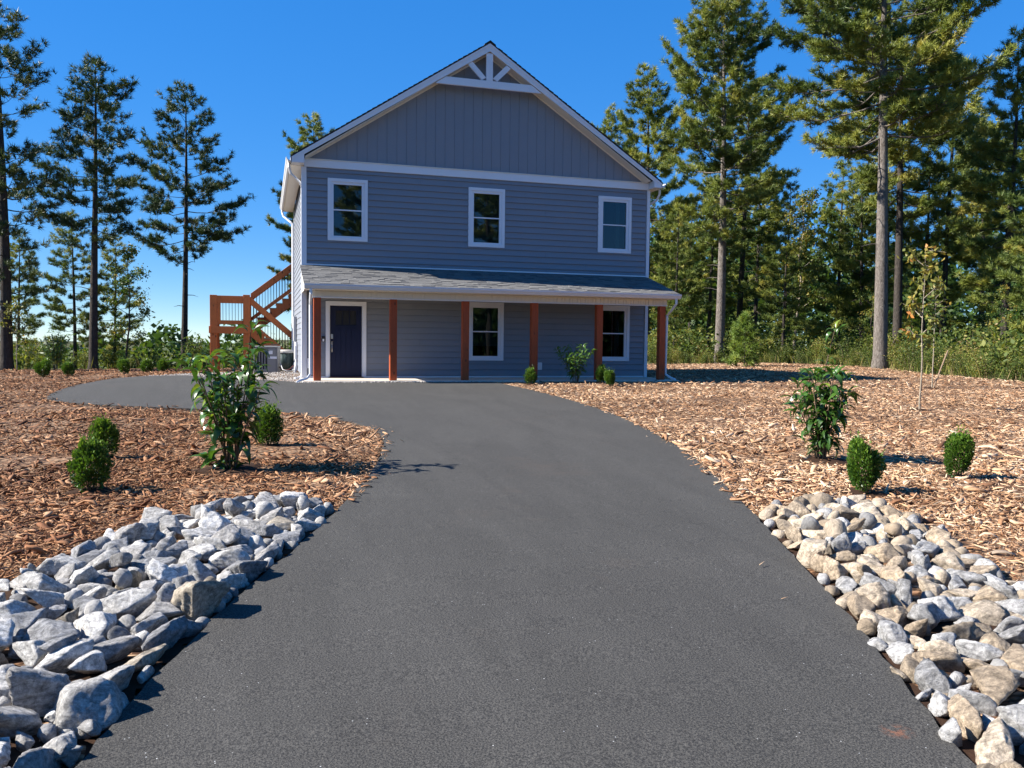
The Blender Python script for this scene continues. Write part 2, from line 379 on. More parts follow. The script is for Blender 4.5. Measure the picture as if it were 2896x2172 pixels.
def jitter(seed, X, Y, amp, sc):
    v = np.zeros(np.shape(X)); rg = np.random.default_rng(seed)
    for k in range(7):
        f = sc*(1.7**k); a = rg.uniform(0, 6.28, 4); th = rg.uniform(0, 6.28)
        v += amp/(1.45**k)*np.sin(f*(X*np.cos(th)+Y*np.sin(th))+a[0])*np.sin(f*1.13*(-X*np.sin(th)+Y*np.cos(th))+a[1])
    return v
# the ground: one sheet out to the horizon
def axis(lo, hi, fine_lo, fine_hi, step):
    a = list(np.arange(fine_lo, fine_hi+.01, step)); s = step
    while a[-1] < hi: s *= 1.25; a.append(a[-1]+s)
    s = step
    while a[0] > lo: s *= 1.25; a.insert(0, a[0]-s)
    return np.array(a)
xs = axis(-3000, 3000, -40, 70, 2.0); ys = axis(-3000, 3000, -40, 110, 2.0)
X, Y = np.meshgrid(xs, ys); Z = G(X, Y) - .10 + np.where(inpoly(YARD, X, Y), 0, jitter(5, X, Y, .05, .35))
def grid_faces(nx, ny, keep=None):
    i = np.arange(nx*ny).reshape(ny, nx); f = np.stack([i[:-1, :-1], i[:-1, 1:], i[1:, 1:], i[1:, :-1]], -1).reshape(-1, 4)
    return f if keep is None else f[keep.reshape(-1)]
go = place('ground', np_mesh('ground', np.stack([X, Y, Z], -1), grid_faces(len(xs), len(ys)), MAT['floor'], True)); tag(go, kind='structure')
# mulch sheet over the yard
xs = np.arange(-16, 27.5, .16); ys = np.arange(-27, 17.8, .16); X, Y = np.meshgrid(xs, ys)
cx, cy = (X[:-1, :-1]+X[1:, 1:])/2, (Y[:-1, :-1]+Y[1:, 1:])/2
dd = dist_poly(DRIVE, X, Y); ind = inpoly(DRIVE, X, Y)
inh = inpoly(HOUSE, cx, cy)
keep = inpoly(YARD, cx, cy) & ~(inpoly(DRIVE, cx, cy) & (dist_poly(DRIVE, cx, cy) > .3)) & ~(inh & (dist_poly(HOUSE, cx, cy) > .3))
amp = np.clip(dd/.5, 0, 1)
Z = G(X, Y) + np.where(ind, -.05, jitter(11, X, Y, .022, 1.3)*amp + .012*amp)
mo = place('mulch_bed', np_mesh('mulch_bed', np.stack([X, Y, Z], -1), grid_faces(len(xs), len(ys), keep), MAT['mulch'], True)); tag(mo, kind='structure')
def flat_poly(name, poly, mat, dz, skirt=.0, kink=True):
    bm = bmesh.new(); vs = [bm.verts.new((x, y, 0)) for x, y in poly]; f = bm.faces.new(vs)
    if f.normal.z < 0: bmesh.ops.reverse_faces(bm, faces=[f])
    r = bmesh.ops.triangulate(bm, faces=[f], ngon_method='EAR_CLIP')
    for pc, pn in (((0, -3, 0), (0, 1, 0)), ((0, -24, 0), (0, 1, 0))):
        bmesh.ops.bisect_plane(bm, geom=bm.verts[:]+bm.edges[:]+bm.faces[:], plane_co=pc, plane_no=pn)
    bm.normal_update()
    for fa in bm.faces:
        if fa.normal.z < 0: fa.normal_flip()
    if skirt:
        be = [e for e in bm.edges if e.is_boundary]
        ex = bmesh.ops.extrude_edge_only(bm, edges=be); nv = [g for g in ex['geom'] if isinstance(g, bmesh.types.BMVert)]
        for v in nv: v.co.z = -skirt
    for v in bm.verts: v.co.z += Gf(v.co.x, v.co.y) + dz
    me = bpy.data.meshes.new(name); bm.to_mesh(me); bm.free(); me.materials.append(mat)
    return place(name, me)
random.seed(3)
wob = [DRIVE[0]]
for a, b in zip(DRIVE[:-1], DRIVE[1:]):
    n = max(1, int(math.dist(a, b)/.09))
    for k in range(1, n+1):
        t = k/n; p = (a[0]+(b[0]-a[0])*t, a[1]+(b[1]-a[1])*t); j = .012
        wob.append((p[0]+random.uniform(-j, j), p[1]+random.uniform(-j, j)))
tag(flat_poly('driveway', wob, MAT['asphalt'], .035, .10), kind='structure')
tag(flat_poly('gravel_strip', GRAVEL, MAT['gravel'], .016), kind='structure')

# ------------------------------------------------------------------ the house
W, XC, L = 10.554, 5.235, 8.4
house = thing('house', 'two storey blue-grey house with white trim and cedar post porch', 'house', (0, 0, 0))
ZU, ZLW, WW, WH = 5.667, 2.264, 1.125, 1.753
WIN = [(.613, ZU), (4.717, ZU), (8.884, ZU), (4.717, ZLW), (8.884, ZLW)]
DX0, DX1, DZ1 = .657, 1.607, 2.09
OPEN = [(x+.09, x+WW-.09, z-WH+.09, z-.09) for x, z in WIN] + [(DX0, DX1, 0, DZ1)]
def rects(x0, x1, z0, z1, opens):
    xs = sorted({x0, x1, *[v for o in opens for v in o[:2] if x0 < v < x1]}); zs = sorted({z0, z1, *[v for o in opens for v in o[2:] if z0 < v < z1]})
    out = []
    for zi, zj in zip(zs[:-1], zs[1:]):
        run = None
        for xi, xj in zip(xs[:-1], xs[1:]):
            mx, mz = (xi+xj)/2, (zi+zj)/2
            hole = any(o[0] < mx < o[1] and o[2] < mz < o[3] for o in opens)
            if hole:
                if run: out.append((*run, zi, zj)); run = None
            else: run = (run[0], xj) if run else (xi, xj)
        if run: out.append((*run, zi, zj))
    return out
wb = MB()
for x0, x1, z0, z1 in rects(0, W, 0, 6.16, OPEN): wb.box(x0, x1, 0, .16, z0, z1)
wb.box(W-.16, W, .16, L, 0, 6.1); wb.box(.16, W-.16, L-.16, L, 0, 6.1); wb.box(0, .16, .16, L, 0, 6.1)
wall = wb.build('wall', MAT['paint'], house)
SL, ZAP = .655, 9.79                                    # main roof slope and apex of the rake board
zr = lambda x: ZAP - SL*abs(x-XC)
# horizontal lap boards on the front, each its own piece
def lap(name, x0, x1, z0, z1, opens, parent, mat):
    h = z1-z0; rs = sorted(q for q in rects(x0, x1, z0, z1, opens) if q[3]-q[2] >= .02 and q[1]-q[0] >= .03)
    runs = []
    for q in rs:
        if runs and q[0] <= max(p[1] for p in runs[-1])+.001: runs[-1].append(q)
        else: runs.append([q])
    for run in runs:
        b = MB()
        for a, c, za, zb in run:
            ya, yb = -.003-.034*(z1-za)/h, -.003-.034*(z1-zb)/h
            b.add([(a, ya, za), (c, ya, za), (c, yb, zb), (a, yb, zb), (a, 0, za), (c, 0, za), (c, 0, zb), (a, 0, zb)],
                  [(0, 1, 2, 3), (0, 4, 5, 1), (3, 2, 6, 7), (0, 3, 7, 4), (1, 5, 6, 2)])
        b.build(name, mat, parent)
random.seed(21)
REV = .1778
k = 0
zt = 5.812
edges_up = [5.937, zt] + [zt-REV*i for i in range(1, 16) if zt-REV*i > 3.26] + [3.235]
for za, zb in zip(edges_up[1:], edges_up[:-1]):
    cuts = sorted([.03, W-.03] + ([{1: 3.28, 0: 3.72}.get(k, 0)] if k < 2 else ([random.uniform(2, 8.5)] if random.random() < .35 else [])))
    for a, c in zip(cuts[:-1], cuts[1:]): lap('siding_board', a+.0015, c-.0015, za+.016, zb, OPEN, wall, MAT['paint'])
    k += 1
for i in range(18):
    za = .045+REV*i; zb = min(za+REV, 3.19)
    cuts = sorted([.03, W-.03] + ([random.uniform(2.4, 8)] if random.random() < .5 else []))
    for a, c in zip(cuts[:-1], cuts[1:]): lap('siding_board', a+.0015, c-.0015, za+.016, zb, OPEN, wall, MAT['paint'])
# side wall boards
i = 0
while .02+REV*i < 5.93:
    za = .02+REV*i; zb = min(za+REV, 5.95)
    b = MB(); b.add([(-.024, .08, za), (-.024, L-.1, za), (-.008, L-.1, zb), (-.008, .08, zb), (0, .08, za), (0, L-.1, za), (0, L-.1, zb), (0, .08, zb)], [(0, 1, 2, 3), (0, 4, 5, 1), (3, 2, 6, 7), (0, 3, 7, 4), (1, 5, 6, 2)])
    b.build('siding_board', MAT['paint'], wall); i += 1
# vertical gable boards
gable = MB().prism([(0, 6.16), (W, 6.16), (W, zr(W)-.26), (XC, ZAP-.3), (0, zr(0)-.26)], 0, .14).build('gable_wall', MAT['paint'], house)
x = .02; pit = .284
while x < W-.05:
    a, c = x+.004, min(x+pit-.004, W-.02)
    zs_ = [zr(v)-.24 for v in (a, c)]
    if max(zs_) > 6.2:
        poly = [(a, 6.17), (c, 6.17), (c, max(6.18, zs_[1]))] + ([(XC, ZAP-.24)] if a < XC < c else []) + [(a, max(6.18, zs_[0]))]
        MB().prism(poly, -.018, -.001).build('gable_board', MAT['paint'], gable)
    x += pit
# bands, corner boards
MB().box(-.035, W+.035, -.055, -.001, 5.939, 6.145).build('frieze_board', MAT['trim'], house, bevel=.004)
MB().box(-.03, W+.03, -.075, -.001, 6.147, 6.172).build('drip_cap', MAT['drip'], house)
MB().box(-.04, W+.03, -.05, -.001, 3.195, 3.236).build('base_trim', MAT['trim'], house)
for a, c in ((.06, DX0-.105), (DX1+.105, W-.03)): MB().box(a, c, -.043, -.001, .002, .044).build('base_trim', MAT['trim'], house)
def corner(x0, x1, sgn, z0, z1):
    b = MB(); b.box(x0, x1, -.046, -.001, z0, z1)
    if sgn < 0: b.box(-.034, -.001, -.036, .10, z0, z1)
    else: b.box(W+.001, W+.034, -.036, .10, z0, z1)
    b.build('corner_board', MAT['trim'], house)
corner(-.001, .10-.07, -1, 3.238, 5.937); corner(-.001, .03, -1, .0, 3.193)
corner(W-.005, W+.001, 1, 3.238, 5.937); corner(W-.005, W+.001, 1, 0, 3.193)
MB().box(-.112, -.0345, -.036, -.006, .0, 5.936).build('corner_board', MAT['trim'], house)
MB().box(W+.0345, W+.10, -.036, -.006, .0, 5.936).build('corner_board', MAT['trim'], house)
MB().box(-.034, -.001, L-.13, L+.02, 0, 5.94).build('corner_board', MAT['trim'], house)
# windows
def window(x, zt, blind, label, muntin):
    z0 = zt-WH; b = MB(); y0, y1 = -.058, -.0235
    cw = .092
    b.box(x, x+WW, y0, y1+.022, zt-cw, zt).box(x, x+WW, y0, y1+.02, z0, z0+cw).box(x, x+cw, y0, y1+.02, z0+cw, zt-cw).box(x+WW-cw, x+WW, y0, y1+.02, z0+cw, zt-cw)
    fr = b.build('window', MAT['trim'], house, bevel=.003); fr['label'] = label
    ix0, ix1, iz0, iz1 = x+cw, x+WW-cw, z0+cw, zt-cw
    s = MB(); sw, st = .074, .072
    s.box(ix0, ix1, -.034, .05, iz1-st, iz1).box(ix0, ix1, -.034, .05, iz0, iz0+.045).box(ix0, ix0+sw, -.034, .05, iz0+.045, iz1-st).box(ix1-sw, ix1, -.034, .05, iz0+.045, iz1-st)
    s.build('sash', MAT['trim'], fr, bevel=.003)
    gx0, gx1, gz0, gz1 = ix0+sw, ix1-sw, iz0+.045, iz1-st; mid = (gz0+gz1)/2+.01
    MB().box(gx0, gx1, -.012, .03, mid-.017, mid+.017).build('meeting_rail', MAT['trim'], fr)
    MB().box(gx0, gx1, .008, .013, mid+.017, gz1).build('pane', MAT['glass'], fr)
    MB().box(gx0, gx1, .018, .023, gz0, mid-.017).build('pane', MAT['glass'], fr)
    if muntin:
        for a, c in ((mid+.017, gz1), (gz0, mid-.017)): MB().box((gx0+gx1)/2-.008, (gx0+gx1)/2+.008, .026, .031, a, c).build('muntin', MAT['gutter'], fr)
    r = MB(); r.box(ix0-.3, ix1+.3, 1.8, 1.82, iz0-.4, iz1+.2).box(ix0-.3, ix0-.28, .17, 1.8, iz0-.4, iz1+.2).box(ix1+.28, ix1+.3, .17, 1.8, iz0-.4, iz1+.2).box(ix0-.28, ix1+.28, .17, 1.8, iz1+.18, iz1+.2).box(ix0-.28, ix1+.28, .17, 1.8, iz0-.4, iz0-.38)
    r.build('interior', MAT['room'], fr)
    if blind is not None:
        bl = MB(); z = gz1; bot = gz1-(gz1-gz0)*blind
        while z > bot:
            bl.add([(gx0+.01, .075, z), (gx1-.01, .075, z), (gx1-.01, .1, z-.034), (gx0+.01, .1, z-.034)], [(0, 1, 2, 3)]); z -= .032
        bl.box(gx0+.01, gx1-.01, .075, .1, bot-.03, bot).build('blind', MAT['blind'], fr)
    else:
        cu = MB()
        for a, c in ((gx0+.01, gx0+.12), (gx1-.28, gx1-.16)):
            n = 8
            for j in range(n):
                u, v = a+(c-a)*j/n, a+(c-a)*(j+1)/n; y = .14+.02*(j % 2)
                cu.add([(u, y, iz0), (v, .14+.02*((j+1) % 2), iz0), (v, .14+.02*((j+1) % 2), iz1), (u, y, iz1)], [(0, 1, 2, 3)])
        cu.build('curtain', MAT['blind'], fr)
window(*WIN[0], 1.0, 'upper window by the left downspout with a full blind', False)
window(*WIN[1], 1.0, 'upper middle window with dark green reflections', False)
window(*WIN[2], None, 'upper window nearest the pines with narrow curtains', False)
window(*WIN[3], .77, 'porch window with a blind lowered most of the way', True)
window(*WIN[4], None, 'porch window behind the fifth post, divided by a thin vertical bar', True)
# front door
df = MB(); cw = .10
df.box(DX0-cw, DX0, -.054, .0, 0, DZ1+cw).box(DX1, DX1+cw, -.054, .0, 0, DZ1+cw).box(DX0, DX1, -.054, .0, DZ1, DZ1+cw)
df.box(DX0-.0, DX0+.022, -.03, .12, .0, DZ1).box(DX1-.022, DX1, -.03, .12, 0, DZ1).box(DX0+.022, DX1-.022, -.03, .12, DZ1-.02, DZ1)
df.build('door_trim', MAT['trim'], house, bevel=.003)
a, c, zb, zt_ = DX0+.024, DX1-.024, .03, DZ1-.022
lites = [(a+.16+i*.2, a+.16+i*.2+.185, 1.52, 1.93) for i in range(3)]
lites = [(l0+(c-a-.905)/2, l1+(c-a-.905)/2, z0, z1) for l0, l1, z0, z1 in lites]
d = MB()
gx = [a] + [a+.16+j*(c-a-.32)/4 for j in range(5)] + [c]
for x0, x1, z0, z1 in rects(a, c, zb, zt_, lites): d.box(x0, x1, .03, .075, z0, z1)
door = d.build('door', MAT['door'], house)
for j in range(4): MB().box(gx[j+1]+.006, gx[j+2]-.006, .020, .0295, .28, 1.40).build('door_panel', MAT['door'], door, bevel=.003)
MB().box(a+.13, c-.13, .012, .0295, 1.44, 1.50).build('door_ledge', MAT['door'], door)
for l in lites: MB().box(l[0]+.002, l[1]-.002, .045, .055, l[2]+.002, l[3]-.002).build('pane', MAT['black'], door)
MB().box(a, c, .09, .1, 1.4, 2.0).build('backing', MAT['room'], door)
h = MB(); h.box(a+.02, a+.085, -.0, .029, 1.12, 1.25); h.build('keypad_lock', MAT['steel'], door, bevel=.006)
h = MB(); h.box(a+.03, a+.078, .012, .029, .95, 1.04); h.tube([(a+.054, .012, 1.0), (a+.054, -.03, .96), (a+.054, -.035, .84), (a+.054, -.02, .75), (a+.054, .02, .735)], .012, 8); h.build('handle', MAT['steel'], door, smooth=True)
MB().box(DX0-.02, DX1+.02, -.09, .1, .003, .027).build('threshold', MAT['pipe'], house)
MB().box(.445, .537, -.065, -.012, 1.03, 1.19).build('doorbell', MAT['black'], house, bevel=.005)
MB().box(.466, .516, -.072, -.0655, 1.04, 1.11).build('doorbell_button', MAT['label'], house)
ou = MB().box(6.954, 7.084, -.06, -.01, .234, .458).build('outlet_cover', MAT['trim'], house, bevel=.004); ou['label'] = 'white outlet cover beside the fourth post'
MB().box(6.985, 7.053, -.07, -.0605, .262, .43).build('outlet_flap', MAT['gutter'], ou)
MB().box(.045, .115, -.06, -.01, .275, .556).build('outlet_cover', MAT['trim'], house)
# main roof
yF, yB = -.42, L+.42
zc = lambda x: zr(x)+.012
xe0, xe1 = XC-5.62, XC+5.62
roof = MB()
roof.prism([(xe0-.03, zr(xe0-.03)+.01), (XC, ZAP+.01), (xe1+.03, zr(xe1+.03)+.01), (xe1+.03, zr(xe1+.03)+.04), (XC, ZAP+.04), (xe0-.03, zr(xe0-.03)+.04)], yF-.02, yB)
main_roof = roof.build('roof', MAT['shingle'], house); main_roof.color = (.035, .034, .036, 1)
rc = MB(); rc.prism([(XC-.17, zr(XC-.17)+.045), (XC, ZAP+.045), (XC+.17, zr(XC+.17)+.045), (XC+.165, zr(XC+.165)+.075), (XC, ZAP+.08), (XC-.165, zr(XC-.165)+.075)], yF-.035, yB)
o = rc.build('ridge_cap', MAT['shingle'], main_roof); o.color = (.03, .03, .032, 1)
random.seed(8)
for sg in (-1, 1):                                        # shingle butts seen along the rake
    s = .25
    while s < 5.5:
        x = XC+sg*s; x2 = XC+sg*(s+.13)
        b = MB().prism([(x, zr(x)+.041), (x2, zr(x2)+.041), (x2, zr(x2)+.041+random.uniform(.012, .022)), (x, zr(x)+.044)], yF-.03-random.uniform(0, .012), yF+.3)
        o = b.build('shingle', MAT['shingle'], main_roof); o.color = (.04, .039, .042, 1); s += .145
for sg in (-1, 1):
    xe = xe0 if sg < 0 else xe1; hb = .226
    MB().prism([(XC, ZAP), (xe, zr(xe)), (xe, zr(xe)-hb+.10), (XC, ZAP-hb)], yF, yF+.022).build('rake_board', MAT['trim'], house)
    MB().prism([(XC, ZAP), (xe, zr(xe)), (xe, zr(xe)-.07), (XC, ZAP-.07)], yF-.012, yF-.001).build('rake_trim', MAT['trim'], house)
    # soffit panels under the rake overhang
    s = 0.0
    sof = MB(); pieces = []
    while s < 5.25:
        x, x2 = XC+sg*s, XC+sg*min(5.25, s+.142)
        dz = .19
        b = MB().prism([(x, zr(x)-dz), (x2, zr(x2)-dz), (x2, zr(x2)-dz-.012), (x, zr(x)-dz-.012)], yF+.023, -.02)
        b.build('soffit_panel', MAT['vinyl'], house); s += .146
    xi = 0 if sg < 0 else W
    MB().prism([(XC, ZAP-.204), (xi, zr(xi)-.204), (xi, zr(xi)-.245), (XC, ZAP-.245)], -.034, -.019).build('soffit_trim', MAT['drip'], house)
    # boxed eave return and eave soffit
    x0, x1 = (xe0, -.045) if sg < 0 else (W+.045, xe1)
    lo = 5.965
    xs_ = [(x0, lo), (x1, lo), (x1, min(zr(x1)-.11, 6.3)), (x0, zr(x0)-.10)]
    MB().prism(xs_, yF+.001, -.046).build('eave_return', MAT['trim'], house)
    n = 20
    for j in range(n):
        ya, yb_ = -.04+(yB+.03)*j/n, -.04+(yB+.03)*(j+1)/n-.004
        MB().box(min(x0, x1), max(x0, x1), ya, yb_, lo-.012, lo).build('soffit_panel', MAT['vinyl'], house)
    xf = x0 if sg < 0 else x1
    MB().box(min(xf, xf+.02*sg)-.0, max(xf, xf+.02*sg), -.045, yB, lo-.005, zr(xf)-.01).build('fascia_board', MAT['vinyl'], house)
    g0 = xf+.021*sg
    prof = [(g0, 6.105), (g0, 5.99), (g0+.07*sg, 5.985), (g0+.095*sg, 6.03), (g0+.12*sg, 6.06), (g0+.125*sg, 6.105), (g0+.115*sg, 6.105), (g0+.085*sg, 6.04), (g0+.01*sg, 6.0), (g0+.008*sg, 6.105)]
    MB().prism(prof, yF+.0, yB).build('gutter', MAT['gutter'], house)
def downspout(pts, r=.036): return MB().tube(pts, r*1.25, 4, flat=(1, 1, 0)).build('downspout', MAT['gutter'], house, bevel=.012)
downspout([(-.45, -.18, 5.99), (-.45, -.18, 5.86), (-.40, -.12, 5.70), (-.15, .10, 5.52), (-.075, .2, 5.38), (-.075, .2, 3.0), (-.075, .2, .12), (-.13, .08, .02), (-.3, -.1, -.02)])
downspout([(-.45, L+.25, 5.99), (-.45, L+.25, 5.9), (-.40, L+.18, 5.74), (-.14, L-.05, 5.5), (-.08, L-.07, 5.4), (-.08, L-.07, 2.9), (-.08, L-.07, .0)])
downspout([(W+.44, .0, 5.99), (W+.44, .0, 5.84), (W+.38, .08, 5.66), (W+.14, .3, 5.48), (W+.075, .36, 5.38), (W+.075, .36, .1)])
# gable truss
MB().prism([(XC-1.62, 8.505), (XC+1.62, 8.505), (XC+1.30, 8.72), (XC-1.30, 8.72)], yF+.024, yF+.085).build('truss_beam', MAT['trim'], house, bevel=.004)
MB().box(XC-.10, XC+.10, yF+.024, yF+.085, 8.721, ZAP-.228-.05).build('king_post', MAT['trim'], house, bevel=.004)
for sg in (-1, 1):
    a_ = R(48); c0 = Vector((XC+sg*.17, 8.74)); dv = Vector((sg*math.cos(a_), math.sin(a_))); nv = Vector((-dv.y, dv.x))*.088
    e = .62
    P = [c0-nv, c0+dv*e-nv, c0+dv*e+nv, c0+nv]
    P = [(p.x, max(8.722, min(p.y, zr(p.x)-.228))) for p in P]
    MB().prism(P, yF+.026, yF+.083).build('strut', MAT['trim'], house)

# ------------------------------------------------------------------ the porch
PX0, PX1, PY, ZW, ZE = -.13, 10.6, -2.2, 3.19, 2.53
sa = math.atan2(ZW-ZE, -PY); slen = math.hypot(ZW-ZE, PY)
MB().box(-.17, 10.72, -2.1, -.001, -.30, -.002).build('porch_slab', MAT['concrete'], house, bevel=.01)
proof = MB().prism([(-.01, ZW-.012), (PY-.02, ZE-.017), (PY-.02, ZE-.05), (-.01, ZW-.05)], PX0, PX1, 'x').build('porch_roof', MAT['shingle'], house)
proof.color = (.12, .12, .12, 1)
random.seed(77)
shm = MB().add([(0, 0, 0), (1, 0, 0), (1, .19, 0), (0, .19, 0), (0, 0, .011), (1, 0, .011), (1, .19, .003), (0, .19, .003)], [(0, 3, 2, 1), (4, 5, 6, 7), (0, 1, 5, 4), (1, 2, 6, 5), (2, 3, 7, 6), (3, 0, 4, 7)]).mesh('shingle', MAT['shingle'])
Rx = Matrix.Rotation(sa, 3, 'X')
nr = int(slen/.143); cnt = 0; rest = MB()
for r in range(nr):
    x = PX0-.02
    y0 = r*.143-.02
    while x < PX1+.01:
        w = min(random.choice((.15, .18, .22, .26, .33)), PX1+.02-x)
        t = random.random(); c = lerp3((.125, .122, .118), (.165, .161, .154), t) if t > .18 else (.085, .085, .087)
        lift = random.choice((0, .001, .009)) + (r % 2)*.001
        p = Vector((x, PY, ZE)) + Rx @ Vector((0, y0, lift))
        if cnt < 298:
            place('shingle', shm, proof, p, (sa, 0, 0), (w-.004, 1, 1), c); cnt += 1
        else:
            vs_ = [Rx @ Vector(q) for q in [(0, 0, 0), (w-.004, 0, 0), (w-.004, .19, 0), (0, .19, 0), (0, 0, .011+lift), (w-.004, 0, .011+lift), (w-.004, .19, .003), (0, .19, .003)]]
            p = Vector((x, PY, ZE)) + Rx @ Vector((0, y0, 0))
            rest.add([p+q for q in vs_], [(4, 5, 6, 7), (0, 1, 5, 4), (1, 2, 6, 5), (3, 0, 4, 7)])
        x += w
def shingle_rest():
    t = NT('shingle_field'); r = t.n('NewGeometry').outputs['Random Per Island']
    c = t.ramp(r, [(0, (.085, .085, .087)), (.18, (.127, .124, .12)), (1, (.165, .161, .154))])
    c = t.mix(1.0, c, t.ramp(t.noise(t.pos(), 90, 5), [(.25, .65), (.75, 1.35)]), 'MULTIPLY'); t.bump(t.noise(t.pos(), 220, 4, .7), .5, .008)
    return t.fin(c, .9, .2)
o = rest.build('upper_shingles', shingle_rest(), proof); o['kind'] = 'stuff'
MB().box(PX0-.02, PX1+.02, -.03, -.0235, ZW-.03, ZW+.004).build('flashing', MAT['black'], proof)
# porch gutter, fascia, soffit and beam
gp = [(PY-.02, ZE-.005), (PY-.02, ZE-.125), (PY-.09, ZE-.13), (PY-.115, ZE-.085), (PY-.14, ZE-.05), (PY-.145, ZE-.005), (PY-.135, ZE-.005), (PY-.10, ZE-.08), (PY-.03, ZE-.115), (PY-.028, ZE-.005)]
MB().prism(gp, PX0-.01, PX1+.01, 'x').build('gutter', MAT['gutter'], house)
MB().box(PX0, PX1, PY-.019, PY+.003, ZE-.14, ZE-.052).build('fascia_board', MAT['vinyl'], house)
MB().box(PX0, PX1, PY+.004, -1.64, ZE-.14, ZE-.128).build('porch_soffit', MAT['vinyl'], house)
BX0, BX1, BZ0, BZ1 = .10, 10.40, 2.226, 2.389
MB().box(BX0, BX1, -1.80, -1.63, BZ0, BZ1).build('porch_beam', MAT['vinyl'], house)
MB().box(BX0-.012, BX1+.012, -1.832, -1.625, BZ0-.03, BZ0-.001).build('beam_trim', MAT['trim'], house)
x = BX0; wi = 0
while x < BX1-.02:
    w = (.09, .15)[wi % 2]; wi += 1
    MB().box(x+.004, min(x+w-.006, BX1), -1.816, -1.801, BZ0, BZ1-.002).build('beam_panel', MAT['vinyl'], house); x += w
n = 36
for j in range(n):
    a, c = BX0+.2+(BX1-.4-BX0)*j/n, BX0+.2+(BX1-.4-BX0)*(j+1)/n-.006
    MB().box(a, c, -1.62, -.03, 2.40, 2.412).build('porch_ceiling_panel', MAT['vinyl'], house)
MB().prism([(-1.62, 2.41), (-.03, 2.41), (-.03, 3.12), (-1.62, 2.66)], PX0+.03, PX0+.05, 'x').build('porch_gable_end', MAT['vinyl'], house)
MB().prism([(-1.62, 2.41), (-.03, 2.41), (-.03, 3.12), (-1.62, 2.66)], PX1-.05, PX1-.03, 'x').build('porch_gable_end', MAT['vinyl'], house)
plab = ['cedar post beside the white downspout and front door', 'cedar post between door and blank wall', 'cedar post with dark knots beside the porch window', 'cedar post with an outlet cover beside it', 'cedar post in front of the right porch window', 'cedar corner post by the right downspout']
for xr, lb in zip((.314, 2.33, 4.342, 6.361, 8.355, 10.377), plab):
    b = MB().box(xr-.19, xr, -1.80, -1.61, .0, BZ0-.031).build('post', MAT['cedar'], house, bevel=.008); b['label'] = lb
downspout([(.03, -2.27, 2.40), (.03, -2.27, 2.28), (.03, -2.0, 2.10), (.035, -1.86, 2.0), (.035, -1.84, .35), (.035, -1.86, .18), (-.06, -2.0, .07), (-.25, -2.12, .02), (-.33, -2.18, -.03)], .034)
downspout([(10.47, -2.27, 2.40), (10.47, -2.27, 2.25), (10.45, -2.05, 2.08), (10.43, -1.78, 1.92), (10.43, -1.74, .35), (10.43, -1.76, .16), (10.55, -1.86, .06), (10.68, -1.95, .0)], .034)
# utilities on the side wall
bx = MB().box(-.13, -.03, 5.9, 6.45, 1.02, 1.9).build('meter_box', MAT['hose'], house, bevel=.01)
MB().tube([(-.06, 6.6, 1.75), (-.06, 6.6, 1.4), (-.06, 6.6, -.1)], .04, 8).build('conduit', MAT['gutter'], house)
MB().tube([(-.06, 5.3, 1.0), (-.06, 5.3, .3), (-.12, 5.2, -.08)], .055, 8).build('conduit', MAT['gutter'], house)
MB().box(-.11, -.03, 5.2, 5.55, .42, .88).build('disconnect_box', MAT['gutter'], house, bevel=.008)

